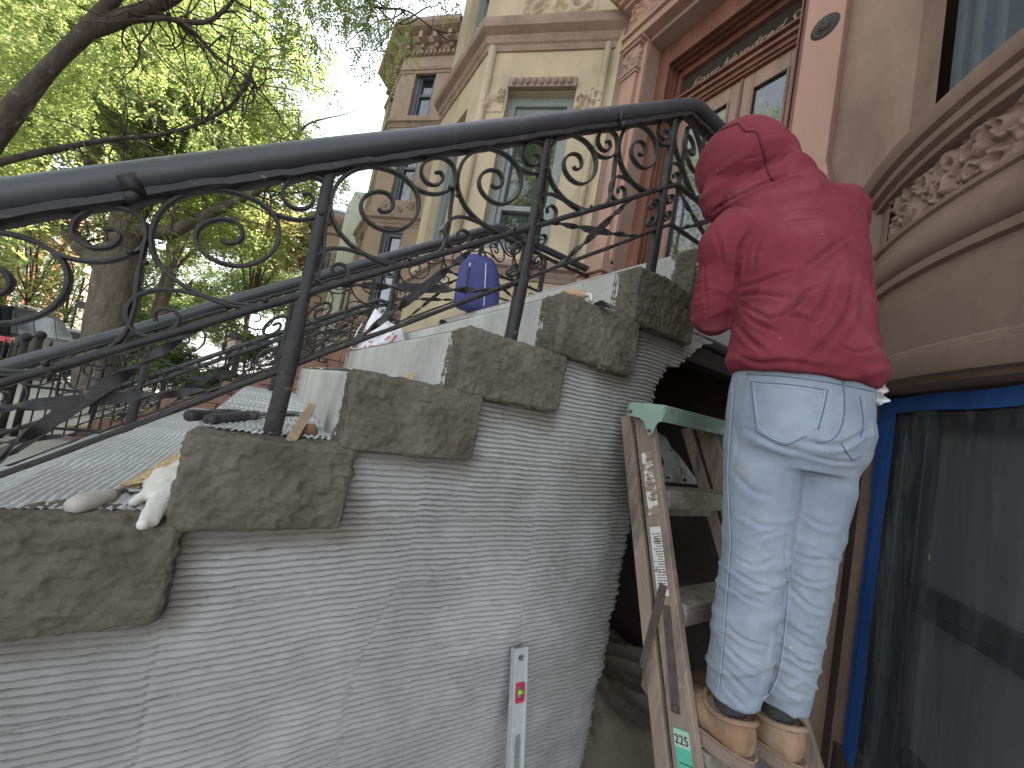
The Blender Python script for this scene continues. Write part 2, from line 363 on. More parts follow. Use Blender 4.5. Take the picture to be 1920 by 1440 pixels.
def tread(k):
    x0, x1, z = XK[k], XK[k - 1] + .02, ZK[k]
    near = k in (4, 5, 6, 7)
    ny = (760 if k == 5 else 360) if near else 60; nx = int((x1 - x0) / (.0024 if near else .02))
    ys = YW + .03 + (YF - YW - .03) * np.linspace(0, 1, ny) ** 1.6
    A, B = np.meshgrid(np.linspace(x0, x1, nx), ys, indexing='ij')
    P = np.stack([A, B, np.full_like(A, z)], -1)
    wob = .006 * vn(P * [1, .8, 1], 7 + k, 51) + .018 * vn(P * [.5, .6, 1], 1.7, 52 + k) + .0015 * vn(P, 45, 53) + (.004 * np.sin(B * 45 + k) if k == 5 else 0)
    f = np.mod((A + wob) / .0135, 1.0); sm = sstep(.45, .65, fbm(P, 5, 3, 60 + k))
    P[..., 2] += (.0078 * np.sqrt(np.abs(np.sin(f * math.pi))) * (1 - .6 * sm) + .0012 * vn(P, 110, 55)) if near else 0
    return MB().grid(P)
for k in range(1, len(XK)):
    obj('tread', tread(k), M['tread'], stoop, smooth=True)
def riser(k):
    x, z0, z1 = XK[k], (ZK[k + 1] if k + 1 < len(ZK) else ZS - .1), ZK[k]
    ny = 420 if k in (1, 2, 3, 4) else 80
    ys = YW + .035 + (YF - YW - .035) * np.linspace(0, 1, ny) ** 2.0
    A, B = np.meshgrid(ys, np.linspace(z0, z1, 40), indexing='ij')
    P = np.stack([np.full_like(A, x), A, B], -1)
    comb = 1 - sstep(.5, .95, A - YW + .08 * vn(P, 4, 70 + k)); comb = np.where(k == 0, 1.0, comb)
    P[..., 0] -= comb * .0045 * np.abs(np.sin((A + .0012 * vn(P, 40, 5)) * math.pi / .0135)) + .001 * vn(P, 80, 6)
    P[..., 0] += .006 * sstep(z1 - .012, z1, B)
    return MB().grid(P)
for k in range(len(XK)):
    obj('riser', riser(k), M['concrete'], stoop, smooth=True)
g = MB(); g.box(1.36, 2.5, YW + .03, YF, .735, .79); obj('landing', g, M['concrete'], stoop)
g = MB()
for k in range(1, len(XK)): g.box(XK[k] + .02, XK[k - 1] + .03, YW + .05, YF - .02, ZK[k] - .07, ZK[k] - .012)
g.box(1.39, 2.47, YW + .05, YF - .02, .60, .73)
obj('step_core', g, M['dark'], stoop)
g = MB()
pl = [(XK[-1], ZA - .1)]
for k in range(len(XK) - 1, -1, -1): pl += [(XK[k], ZK[k] - .004), (XK[k - 1] if k else 2.5, ZK[k] - .004)]
pl += [(2.5, ZA - .1)]
g.prism(pl, (0, YF - .16, 0), (1, 0, 0), (0, 0, 1), (0, .16, 0)); obj('far_side_wall', g, M['brown'], stoop)
M['cellar'] = mat('shade_darkened_wall', (.045, .032, .027), var=.3, scale=5, rough=.95, bump=.4)  # wall colour taken near black to paint in the shade of the opening
g = MB(); g.box(1.20, 2.49, YW + .06, YF - .17, ZA + .001, ZA + .006); g.box(1.0, 2.49, YF - .19, YF - .165, ZA, .58); obj('shade_lining', g, M['dark'], stoop)  # dark sheets added over floor and far wall to stand in for shade
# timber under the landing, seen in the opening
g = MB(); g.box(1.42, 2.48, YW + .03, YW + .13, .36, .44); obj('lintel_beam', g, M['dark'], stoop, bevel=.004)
# ------------------------------------------------------------------ carved relief height field
def carve(U, V, seed, n=10, wu=1.0, wv=1.0):
    """height 0..1 over (U, V) in metres-like units: leafy spirals, veined leaves and drilled eyes"""
    rs = np.random.RandomState(seed); H = np.zeros_like(U) + .12
    P = np.stack([U, V, np.zeros_like(U)], -1)
    U = U + .10 * wv * vn(P, 3.2 / wv, seed); V = V + .10 * wv * vn(P, 3.2 / wv, seed + 9)
    for k in range(n):
        cu = (k + .5) / n * wu + rs.uniform(-.3, .3) * wu / n; cv = wv * (.30 if k % 2 else .68) + rs.uniform(-.1, .1) * wv
        r0 = wv * rs.uniform(.30, .44); sg = 1 if rs.rand() < .5 else -1
        r = np.hypot(U - cu, V - cv); th = np.arctan2(V - cv, (U - cu) * sg)
        sp = np.mod(th / (2 * math.pi) + 1.35 * r / r0 + rs.rand(), 1.0)
        h = np.sin(sp * math.pi) ** 1.3 * (1 - sstep(.75 * r0, r0, r)) * (.6 + .4 * (1 - r / r0))
        h = h + .25 * (np.sin(th * 9) > .2) * sstep(.55 * r0, .75 * r0, r) * (1 - sstep(.9 * r0, r0, r))
        h = np.where(r < .10 * r0, .0, h)
        H = np.maximum(H, h)
    return np.clip(H, 0, 1.1)
def carved_patch(o, U, V, N, wu, wv, depth, seed, n=4, res=None):
    o, U, V, N = [np.asarray(a, float) for a in (o, U, V, N)]; U, V, N = unit(U), unit(V), unit(N)
    a = int(min(220, wu / (res or .006))); b = int(min(140, wv / (res or .006)))
    A, B = np.meshgrid(np.linspace(0, wu, a), np.linspace(0, wv, b), indexing='ij')
    H = carve(A, B, seed, n, wu, wv); e = np.minimum(np.minimum(A, wu - A), np.minimum(B, wv - B)); H = H * sstep(0, .006, e)
    return MB().grid(o + A[..., None] * U + B[..., None] * V + (H * depth)[..., None] * N)

# ------------------------------------------------------------------ the brownstone whose stoop it is
HT = 10.6
house = thing('brownstone_house', 'pinkish brownstone house with a carved bow front and a mahogany double door behind the worker', 'house', (2.5, 0, ZA))
g = MB()
g.box(2.5, 3.1, .60, 1.17, ZA - .3, HT); g.box(2.5, 3.1, 2.60, 3.02, ZA - .3, HT)
g.box(2.5, 3.1, 1.17, 2.60, 3.82, HT); g.box(2.5, 3.1, 1.17, 2.60, .60, .79)
g.box(2.5, 3.1, -7.5, -3.1, ZA - .3, HT); g.box(3.1, 13, -7.5, 3.02, HT - .3, HT); g.box(12.7, 13, -7.5, 3.02, ZA, HT); g.box(3.1, 12.7, 2.8, 3.02, ZA, HT); g.box(3.1, 12.7, -7.5, -7.3, ZA, HT)
obj('wall', g, M['brown'], house)
g = MB(); g.box(2.53, 3.1, 1.17, 2.60, ZA - .3, .598); obj('cellar_wall', g, M['cellar'], house)
# bow
BC, BR = np.array([3.60, -1.215]), 2.2
def bown(ph): return np.array([-math.cos(ph), math.sin(ph)])
def bow(prof, p0, p1, n=40):
    rings = []
    for ph in np.linspace(rad(p0), rad(p1), n):
        q = bown(ph); rings.append([(*(BC + q * (BR + d)), z) for d, z in prof])
    return MB().loft(rings, cap=False, closed=False)
def bow_hit(px, py, R):
    v = ray(px, py)[:2]; v = v / np.linalg.norm(v); b = v.dot(BC); c = BC.dot(BC) - R * R; t = b - math.sqrt(max(b * b - c, 0)); p = v * t - BC
    return math.degrees(math.atan2(p[1], -p[0]))
prof = [(-.30, .385), (.0, .39), (.012, .405), (.045, .41), (.05, .43), (.045, .495), (.022, .505), (.018, .53), (0, .545), (0, .865), (.022, .872), (.026, .905), (.012, .915), (.03, .925), (.045, .945), (.05, .985), (.05, 1.0), (.02, 1.018), (.012, 1.02), (.008, 1.105), (.022, 1.112), (.026, 1.128), (-.035, 1.135)]
obj('bow_band', bow(prof, 60.5, -60.5, 90), M['brown'], house, angle=35)
prof = [(-.035, 1.36), (.028, 1.365), (.034, 1.38), (.03, 1.392), (.058, 1.40), (.064, 1.425), (.058, 1.437), (.085, 1.445), (.10, 1.475), (.104, 1.50), (.09, 1.512), (-.06, 1.535)]
c_ = bow(prof, 61.5, -61.5, 90)
for ph in (61.5,):
    q = bown(rad(ph)); c_.add([(*(BC + q * (BR + d)), z) for d, z in prof] + [(*(BC + q * (BR - .1)), 1.53), (*(BC + q * (BR - .1)), 1.36)], [list(range(len(prof) + 2))])
obj('bow_cornice', c_, M['brown'], house, angle=35)
def bow_panel(p0, p1, z0, z1, seed):
    a, b = 420, 70; PH, Z = np.meshgrid(np.linspace(p0, p1, a), np.linspace(z0, z1, b), indexing='ij'); Lm = rad(abs(p1 - p0)) * BR
    Uu = (PH - p0) / (p1 - p0) * Lm; H = np.maximum(carve(Uu, Z - z0, seed, 13, Lm, z1 - z0), .85 * carve(Uu + .09, Z - z0, seed + 4, 15, Lm + .09, z1 - z0)); H = np.maximum(H, .30 + .25 * fbm(np.stack([Uu, Z, 0 * Z], -1), 16, 3, 8)); e = np.minimum(np.minimum(Uu, Lm - Uu), 1)
    d = -.034 + .056 * H * sstep(0, .01, e) + .003 * fbm(np.stack([Uu, Z, 0 * Z], -1), 30, 3, 4)
    R = BR + d; return MB().grid(np.stack([BC[0] - np.cos(np.radians(PH)) * R, BC[1] + np.sin(np.radians(PH)) * R, Z], -1))
obj('carved_panel', bow_panel(57.5, 20, 1.125, 1.372, 5), M['brown'], house, smooth=True)
g = MB()
for p0, p1 in ((60.4, 57.6), (19.9, -60.4)): bow_ = bow([(-.034, 1.12), (.004, 1.125), (.004, 1.372), (-.034, 1.374)], p0, p1, 30); g.add(np.concatenate(bow_.v), bow_.f)
obj('panel_border', g, M['brown'], house)
PW = bow_hit(1764, 150, BR - .06)
g = MB()
for p0, p1 in ((60.5, PW), (PW - 26, -60.5)):
    q = bow([(-.30, 1.50), (-.05, 1.50), (-.05, HT), (-.3, HT)], p0, p1, 30); g.add(np.concatenate(q.v), q.f)
q = bow([(-.30, 4.1), (-.05, 4.1), (-.05, HT), (-.3, HT)], PW, PW - 26, 20); g.add(np.concatenate(q.v), q.f)
obj('bow_wall', g, M['brown'], house)
# parlour window in the bow
a_ = BC + bown(rad(PW)) * (BR - .05); b_ = BC + bown(rad(PW - 26)) * (BR - .05); tu = unit(np.append(b_ - a_, 0)); nn = np.array([tu[1], -tu[0], 0]); nn = nn if nn[0] < 0 else -nn
L_ = np.linalg.norm(b_ - a_); A3 = np.append(a_, 0)
wf = MB()
for s0, w, dpt in ((.0, .05, .05), (.05, .04, .075), (.09, .03, .06), (.12, .05, .10)):
    for s_ in (s0, L_ - s0 - w): wf.obox(A3 + tu * (s_ + w / 2) - nn * (dpt + .05) + np.array([0, 0, 2.8]), tu * w / 2, nn * .05, (0, 0, 1.3 - s0))
for z_ in (1.53, 4.03): wf.obox(A3 + tu * L_ / 2 - nn * .11 + np.array([0, 0, z_]), tu * L_ / 2, nn * .05, (0, 0, .04))
w1 = obj('window', wf, M['slate'], house)
g = MB(); g.obox(A3 + tu * L_ / 2 - nn * .19 + np.array([0, 0, 2.8]), tu * (L_ / 2 - .15), nn * .004, (0, 0, 1.25)); obj('pane', g, M['glass'], w1)

# basement window, boarded with dark film behind builders' plastic
bw0 = np.array([2.455, .575]); bd = np.array([-math.sin(rad(47)), -math.cos(rad(47)), 0]); bn = np.array([-math.cos(rad(47)), math.sin(rad(47)), 0])
def BWp(s, z, d=0): return np.array([bw0[0], bw0[1], z]) + bd * s + bn * d
phb = 57.3
g = MB(); q = bow([(-.26, ZA - .2), (-.005, ZA - .2), (-.005, .385), (-.26, .39)], 60.5, phb, 12); g.add(np.concatenate(q.v), q.f)
q = bow([(-.3, ZA - .2), (-.005, ZA - .2), (-.005, .385), (-.3, .39)], 24, -60.5, 40); g.add(np.concatenate(q.v), q.f)
g.obox(BWp(.6, ZA + .03, -.10), bd * .7, bn * .12, (0, 0, .18)); g.obox(BWp(-.035, -.5, -.10), bd * .03, bn * .07, (0, 0, .95)); g.obox(BWp(1.35, -.5, -.06), bd * .08, bn * .09, (0, 0, .95))
obj('basement_jamb', g, M['darkbrown'], house, bevel=.006)
g = MB()
for s0, s1, z0, z1, d0, d1 in ((.0, .07, -1.2, .36, -.09, -.03), (1.2, 1.27, -1.2, .36, -.09, -.03), (.07, 1.2, .30, .36, -.09, -.03), (.07, 1.2, -1.2, -1.12, -.09, -.03), (.07, .15, -1.12, .30, -.11, -.055), (1.12, 1.2, -1.12, .30, -.11, -.055), (.15, 1.12, -.47, -.40, -.10, -.05), (.15, 1.12, -.52, -.475, -.13, -.065), (.15, 1.12, .24, .30, -.11, -.055), (.15, 1.12, -1.12, -1.05, -.13, -.075)):
    g.obox(BWp((s0 + s1) / 2, (z0 + z1) / 2, (d0 + d1) / 2), bd * (s1 - s0) / 2, bn * (d1 - d0) / 2, (0, 0, (z1 - z0) / 2))
bwin = obj('window', g, M['blackframe'], house, bevel=.004)
M['bglass'] = mat('dusty_glass', (.17, .173, .175), var=.12, scale=2, rough=.25, bump=0, spec=.5)
g = MB(); g.obox(BWp(.635, -.4, -.115), bd * .49, bn * .003, (0, 0, .72)); obj('pane', g, M['bglass'], bwin)
# plastic sheet, rumpled, taped over the window
def plastic():
    A, B = np.meshgrid(np.linspace(-.005, 1.3, 170), np.linspace(-1.35, .355, 200), indexing='ij')
    P = np.stack([A, B, 0 * A], -1)
    w = .010 * fbm(P * [3.2, .35, 1], 4, 4, 3) * sstep(.03, .14, A) + .011 * np.abs(vn(P * [9, .5, 1] + B[..., None] * .9 * sstep(.7, 0, A)[..., None], 3, 5)) * sstep(.9, .0, A) * sstep(.04, .10, A) + .004 * vn(P, 12, 8) * sstep(.03, .10, A)
    return MB().grid(np.array([bw0[0], bw0[1], 0]) + A[..., None] * bd + (w + .006)[..., None] * bn + B[..., None] * np.array([0, 0, 1.]))
m = bpy.data.materials.new('clear_plastic_film'); m.use_nodes = True; t = m.node_tree; t.nodes.clear()
out = nd(t, 'ShaderNodeOutputMaterial'); tr = nd(t, 'ShaderNodeBsdfTransparent'); tr.inputs[0].default_value = (.93, .94, .95, 1); gl = nd(t, 'ShaderNodeBsdfGlossy', Roughness=.13); df = nd(t, 'ShaderNodeBsdfTranslucent'); df.inputs[0].default_value = (.5, .5, .5, 1)
gl.inputs[0].default_value = (.8, .82, .84, 1)
tcx = nd(t, 'ShaderNodeTexCoord'); mpx = nd(t, 'ShaderNodeMapping'); mpx.inputs['Scale'].default_value = (6, 6, 1.1); nzx = nd(t, 'ShaderNodeTexNoise', Scale=1.6, Detail=5.0); mrx = nd(t, 'ShaderNodeMapRange'); mrx.inputs[1].default_value = .45; mrx.inputs[2].default_value = .8; mrx.inputs[3].default_value = .08; mrx.inputs[4].default_value = .26
t.links.new(tcx.outputs['Object'], mpx.inputs[0]); t.links.new(mpx.outputs[0], nzx.inputs[0]); t.links.new(nzx.outputs[0], mrx.inputs[0])
dfd = nd(t, 'ShaderNodeBsdfDiffuse'); dfd.inputs[0].default_value = (.5, .52, .54, 1)
ms = nd(t, 'ShaderNodeMixShader'); ms.inputs[0].default_value = .13; m2 = nd(t, 'ShaderNodeMixShader')
t.links.new(tr.outputs[0], ms.inputs[1]); t.links.new(gl.outputs[0], ms.inputs[2]); t.links.new(mrx.outputs[0], m2.inputs[0]); t.links.new(ms.outputs[0], m2.inputs[1]); t.links.new(dfd.outputs[0], m2.inputs[2]); t.links.new(m2.outputs[0], out.inputs[0])
tag(obj('plastic_sheet', plastic(), m, smooth=True), 'rumpled clear plastic sheet hung over the dark basement window', 'plastic sheet')
M['tape'] = mat('blue_masking_tape', (.045, .135, .44), var=.22, scale=7, rough=.6, bump=.5, bscale=40, bdist=.004, stretch=(1, 1, .25))
def tape(s0, s1, z0, z1, seed):
    na, nb = (14, 120) if z1 - z0 > s1 - s0 else (120, 14)
    A, B = np.meshgrid(np.linspace(s0, s1, na), np.linspace(z0, z1, nb), indexing='ij'); P = np.stack([A, B, 0 * A], -1)
    e = .006 * vn(P, 9, seed); w = .016 + .0035 * np.abs(fbm(P, 16, 3, seed + 1)) + .002 * sstep(.0, .004, A)
    mb = MB()
    for off in (0, -.0006): mb.grid(np.array([bw0[0], bw0[1], 0]) + (A + e)[..., None] * bd + (w + off)[..., None] * bn + (B + e)[..., None] * np.array([0, 0, 1.]))
    return mb
tag(obj('masking_tape', tape(-.035, .082, -.08, .372, 3), M['tape'], smooth=True), 'short upper blue tape strip at the top left edge of the basement window', 'masking tape', 'blue tape round the basement window')
tp = obj('masking_tape', tape(-.026, .074, -1.4, -.06, 7), M['tape'], smooth=True); tag(tp, 'long blue tape strip running down the left edge of the basement window', 'masking tape', 'blue tape round the basement window')
tag(obj('masking_tape', tape(.078, 1.3, .305, .372, 11), M['tape'], smooth=True), 'horizontal blue tape strip across the top of the basement window', 'masking tape', 'blue tape round the basement window')

# ------------------------------------------------------------------ door surround
def pilaster(y0, y1, inner):
    g = MB(); g.box(2.425, 2.5, y0, y1, 1.73, 3.56)
    p = obj('pilaster', g, M['pink'], house, bevel=.008)
    g = MB()
    for z0, z1, e in ((ZS, 1.42, .05), (1.42, 1.46, .09), (1.46, 1.52, .075), (1.52, 1.56, .06), (1.56, 1.60, .045), (1.60, 1.66, .03), (1.66, 1.70, .02), (1.70, 1.73, .01)):
        g.box(2.425 - e, 2.5, y0 - e, y1 + e, max(z0, .80), z1 - .001)
    obj('pedestal', g, M['pink'], p, bevel=.004)
    g = MB()
    for z0, z1, e in ((3.50, 3.53, .012), (3.53, 3.56, .024), (3.56, 3.80, .0), (3.80, 3.83, .03), (3.83, 3.87, .05)): g.box(2.42 - e, 2.5, y0 - e, y1 + e, z0, z1 - .001)
    cp = obj('capital', g, M['pink'], p, bevel=.003)
    g = carved_patch((2.42, y1, 3.565), (0, -1, 0), (0, 0, 1), (-1, 0, 0), y1 - y0, .23, .035, 31 + inner, 2, .005); q = carved_patch((2.42, y0, 3.565), (1, 0, 0), (0, 0, 1), (0, -1, 0), .075, .23, .02, 33, 1, .005); g.add(np.concatenate(q.v), q.f)
    obj('carving', g, M['pink'], p, smooth=True)
pilaster(.955, 1.165, 0); pilaster(2.665, 2.845, 1)
g = MB(); g.box(2.465, 2.5, 2.605, 2.663, .80, 3.82); g.box(2.465, 2.5, 1.167, 1.178, .80, 3.82); obj('jamb_order', g, M['pink'], house, bevel=.004)
g = MB()
for z0, z1, x, y in ((3.872, 3.96, 2.40, .04), (3.96, 4.00, 2.37, .06), (4.33, 4.37, 2.36, .08), (4.37, 4.42, 2.31, .12), (4.42, 4.46, 2.27, .15), (4.46, 4.52, 2.20, .20), (4.52, 4.58, 2.13, .24), (4.58, 4.62, 2.09, .27), (4.00, 4.33, 2.42, .02)): g.box(x, 2.5, .955 - y, 2.845 + y, z0, z1 - .001)
ent = obj('entablature', g, M['pink'], house, bevel=.005)
g = carved_patch((2.418, 2.84, 4.01), (0, -1, 0), (0, 0, 1), (-1, 0, 0), 1.88, .31, .05, 41, 9); obj('carved_frieze', g, M['pink'], ent, smooth=True)
# bell plate
c = onX(1547, 50, 2.425)
g = MB(); g.lathe([(0, .034), (.012, .034), (.030, .026), (.036, .014), (.043, .016), (.050, .010), (.056, .012), (.072, .004), (.075, 0)], c, (-1, 0, 0), 36, False)
for k in range(28):
    a = k * math.pi / 14; g.ball(c + np.array([-.007, .064 * math.cos(a), .064 * math.sin(a)]), .0055, 6, 4)
g.lathe([(0, .040), (.005, .039), (.006, .03)], c, (-1, 0, 0), 10, False)
obj('medallion', g, M['bronze'], house, angle=40)
# door case
XD = 2.86
fr = MB()
fr.box(2.66, XD + .06, 2.47, 2.60, .79, 3.82); fr.box(2.66, XD + .06, 1.17, 1.30, .79, 3.82); fr.box(2.66, XD + .06, 1.30, 2.47, 3.60, 3.82)
for o_, (dx, wd) in enumerate(((2.645, .03), (2.70, .02), (2.76, .025))):
    for yy, sg in ((2.47, -1), (1.30, 1)): fr.box(dx, dx + .03, min(yy, yy + sg * .014), max(yy, yy + sg * .014), .79, 3.60)
    fr.box(dx, dx + .03, 1.31, 2.46, 3.586, 3.60)
for yy, sg in ((2.47, -1), (1.30, 1)): fr.box(XD - .05, XD + .02, min(yy, yy + sg * .05), max(yy, yy + sg * .05), .79, 3.60)
fr.box(XD - .05, XD + .02, 1.35, 2.42, 3.53, 3.598)
case = obj('door_case', fr, M['wood'], house, bevel=.004)
g = MB()
for z0, z1, x in ((3.125, 3.15, 2.83), (3.15, 3.19, 2.81), (3.19, 3.215, 2.78), (3.215, 3.25, 2.80), (3.25, 3.272, 2.765), (3.272, 3.295, 2.79)): g.box(x, XD + .02, 1.352, 2.418, z0, z1 - .001)
obj('transom_bar', g, M['wood'], case, bevel=.003)
g = MB(); g.box(XD + .0, XD + .006, 1.352, 2.418, 3.29, 3.535); tg = obj('transom_pane', g, M['dglass'], house)
tx = text_mb('Four Hundred Six', .135, (XD - .004, 2.33, 3.345), (0, -1, 0), (0, 0, 1), .003, .45); obj('gilt_lettering', tx, M['gold'], tg)
door = MB()
def leaf(y0, y1):
    s = .095; g = MB(); g.box(XD, XD + .045, y0, y0 + s, .80, 3.12); g.box(XD, XD + .045, y1 - s, y1, .80, 3.12); g.box(XD, XD + .045, y0 + s, y1 - s, 2.975, 3.12)
    g.box(XD, XD + .045, y0 + s, y1 - s, .80, 1.0); g.box(XD, XD + .045, y0 + s, y1 - s, 1.36, 1.48); g.box(XD + .02, XD + .04, y0 + s, y1 - s, 1.0, 1.36)
    d = obj('door_leaf', g, M['oak'], house, bevel=.005)
    g = MB()   # carved bead round the light
    for a in np.arange(1.485, 2.97, .022):
        for yy in (y0 + s, y1 - s): g.obox((XD - .002, yy, a), (.008, 0, 0), (0, .009, .003), (0, -.003, .008))
    for a in np.arange(y0 + s + .01, y1 - s, .022):
        for zz in (1.485, 2.97): g.obox((XD - .002, a, zz), (.008, 0, 0), (0, .008, .003), (0, -.003, .009))
    obj('bead', g, M['oak'], d)
    g = MB(); g.box(XD + .016, XD + .022, y0 + s, y1 - s, 1.48, 2.975); obj('pane', g, M['glass'], d)
    return d
leaf(1.352, 1.803); dl = leaf(1.812, 2.418)
g = MB(); g.box(XD - .014, XD, 1.795, 1.822, .80, 3.12); obj('astragal', g, M['wood'], dl, bevel=.004)
g = MB(); g.ball((XD - .05, 1.87, 1.72), .03); g.lathe([(.012, 0), (.012, .05)], (XD, 1.87, 1.72), (-1, 0, 0), 10); obj('knob', g, M['bronze'], dl, smooth=True)
# ------------------------------------------------------------------ wrought iron stair railing
YR = 1.05
def zl(x, off=.16):           # height of the upper of the two thin rails; level over the landing
    return np.where(np.asarray(x) < 1.30, off + .71 * np.asarray(x, float), off + .71 * 1.30)
def _z2(pts):                 # traced scroll (3x enlargement of the photo) -> offsets in the plane of the railing
    o = []
    for a, b in pts:
        p = onY(640 + a / 3, b / 3, YR); o.append((p[0], p[2] - float(.16 + .71 * p[0])))
    return o
SC = [
 (_z2([(1400, 1192), (1330, 1180), (1260, 1130), (1200, 1060), (1165, 980), (1160, 900), (1185, 820), (1235, 772), (1290, 762), (1350, 785), (1400, 830), (1428, 890), (1428, 960), (1400, 1015), (1350, 1038), (1300, 1020), (1262, 975), (1250, 925), (1265, 885), (1300, 868), (1335, 880), (1350, 915), (1343, 948), (1318, 955), (1304, 938)]), .0075),
 (_z2([(1395, 828), (1430, 868), (1475, 890), (1515, 885), (1545, 860), (1553, 820), (1545, 770), (1515, 738), (1480, 735), (1450, 760), (1443, 805), (1465, 845), (1495, 850), (1512, 825), (1505, 800), (1488, 798)]), .0065),
 (_z2([(1549, 850), (1535, 950), (1525, 1050), (1500, 1130), (1450, 1175), (1400, 1192)]), .007),
 (_z2([(1390, 1192), (1320, 1165), (1260, 1130), (1200, 1100), (1150, 1095), (1115, 1120), (1103, 1170), (1115, 1225), (1150, 1252), (1185, 1245), (1205, 1215), (1203, 1180), (1180, 1160), (1158, 1172), (1160, 1200)]), .0065)]
SX0 = 0.62                    # the traced half bay starts at this post
POSTS = [-1.76, -1.165, -.565, .03, .62, 1.22]
HB = .30
def small_scroll(c, r, a0, turns, sg, tail=None):
    t = np.linspace(0, 1, 26); a = a0 + sg * turns * 2 * math.pi * t; rr = r * (1 - .78 * t)
    p = np.stack([c[0] + rr * np.cos(a), c[1] + rr * np.sin(a)], -1)
    return np.vstack([tail, p]) if tail is not None else p
def build_railing(root, detail=True):
    y = YR
    xs = np.concatenate([np.linspace(-2.02, 1.26, 40), [1.30, 1.335, 1.37, 1.42, 1.5, 1.8, 2.15, 2.44]])
    zs = np.where(xs < 1.28, .523 + .71 * xs - .05 * np.clip(-xs, 0, .6) ** 2, .523 + .71 * 1.29 - .004 + np.clip((xs - 1.28) * .5, 0, .035))
    pp = np.stack([xs, np.full_like(xs, y), zs], -1); pp[:, 2] += .0015 * vn(pp, 3, 2)
    g = MB(); g.tube(pp, .0318, 28)
    # the pipe ends in a curl at the foot
    hr = obj('handrail', g, M['pipe'], root, smooth=True)
    if detail:
        g = MB()
        for x in (-.285, .9):       # coupling strap and bolt under the pipe
            g = MB(); c = np.array([x, y - .024, .523 + .71 * x - .024]); g.obox(c, (.010, 0, .007), (0, .010, .010), (-.012, -.006, .016)); q = c + np.array([.006, -.012, -.030]); g.ball(q, .0125, 10, 6)
            obj('strap_bolt', g, M['iron'], hr, smooth=True)
    g = MB(); q = np.linspace(-2.0, 2.44, 260); pz = zl(q) + .319
    pz = pz + .0030 * vn(np.stack([q, q * 0, q * 0], -1), 22, 5) + .002 * vn(np.stack([q, q * 0, q * 0], -1), 70, 6)
    g.strip(np.stack([q, q * 0 + y, pz], -1), (0, 1, 0), .046, .021 + .004 * vn(np.stack([q, q * 0, q * 0], -1), 30, 7))
    for x in np.arange(-1.9, 2.4, .035):   # crust of old paint and packing between bar and pipe
        if random.random() < .8: g.ball((x, y + random.uniform(-.008, .008), float(zl(x)) + .331 + random.uniform(-.004, .004)), (.018 + random.random() * .012, .013, .008 + random.random() * .005), 7, 5)
    obj('top_bar', g, M['iron'], root, angle=50)
    for off, w, t in ((.16, .024, .017), (-.02, .020, .013)):
        g = MB(); q = np.linspace(-1.9, 2.4, 200); e = np.stack([q, q * 0, q * 0], -1); pz = zl(q, off)
        if off < 0: pz = np.where(q < 1.3, pz, off + .71 * 1.3)
        g.strip(np.stack([q, q * 0 + y + .001 * vn(e, 5, 3), pz + .0014 * vn(e, 16, 8)], -1), (0, 1, 0), w, t + .002 * vn(e, 25, 9)); obj('rail', g, M['iron'], root, angle=50)
    for x in POSTS + [1.86]:
        zt = float(zl(x)) + .314
        k = max([i for i in range(len(XK)) if XK[i] <= x + .03] and [min(i for i in range(len(XK)) if XK[i] <= x + .03)], default=len(XK) - 1)
        zb = ZK[k] - .02 if x > XK[-1] else ZS
        h = np.linspace(zb, zt, 46); e = np.stack([h * 0 + x, h * 0, h], -1)
        # the lower part of a post is heavier and bows slightly
        t = .026 + .010 * sstep(zt - .30, zt - .45, h) + .0016 * vn(e, 30, 4)
        g = MB(); g.strip(np.stack([x + .004 * np.sin((h - zb) * 5), h * 0 + y, h], -1), (0, 1, 0), t * .95, t); obj('post', g, M['iron'], root, angle=50)
    # scroll work, one bay at a time (two half bays each)
    bays = POSTS[:-1] + [1.22]
    for bi, x0 in enumerate(bays):
        g = MB(); g2 = MB()
        for hb in (0, 1):
            for pts, th in SC:
                P = np.array(pts); P[:, 0] += x0 - SX0 + hb * HB
                q = smooth_pts(P, 5); rs = np.random.RandomState(bi * 7 + hb); q[:, 1] += rs.uniform(-.003, .003); zz = zl(q[:, 0]) + q[:, 1]
                n = len(q); ww = .021 * (1 - .25 * np.linspace(0, 1, n) ** 3)
                g.strip(np.stack([q[:, 0], np.full(n, y), zz], -1), (0, 1, 0), ww, th * 1.12 * (1 + .12 * vn(np.stack([q[:, 0], zz * 0, zz], -1), 40, 3)))
            # rivets where the bars meet
            for (uu, vv) in ((.225, .012), (.02, .17), (.295, .20)): g.ball((x0 + hb * HB + uu, y - .012, float(zl(x0 + hb * HB + uu)) + vv), .006, 7, 5)
        obj('scroll_panel', g, M['iron'], root, angle=60)
        # two twisted flat bars crossing, with curls against the posts
        for (ua, va, ub, vb) in ((.07, 0, .50, 1), (.43, 0, .13, 1)) if bi % 2 == 0 or True else ():
            xa, xb = x0 + ua, x0 + ub; A = np.array([xa, y, float(zl(xa, .16 if va == 0 else -.02))]); B = np.array([xb, y, float(zl(xb, .16 if vb == 0 else -.02))])
            n = 90; t = np.linspace(0, 1, n); ctr = A + (B - A) * t[:, None]; d = unit(B - A); n1 = np.array([0, 1., 0]); n2 = np.cross(d, n1)
            ctr = ctr + n1 * (.010 if va == 0 and ub > ua else -.010) * np.sin(t * math.pi)[:, None]
            tw = np.where(t < .38, (.38 - t) / .38 * 2.0 * math.pi, np.where(t > .62, (t - .62) / .38 * 2.0 * math.pi, 0)); wd = .0125 * (.55 + .45 * np.exp(-((t - .5) / .3) ** 2)); R = []
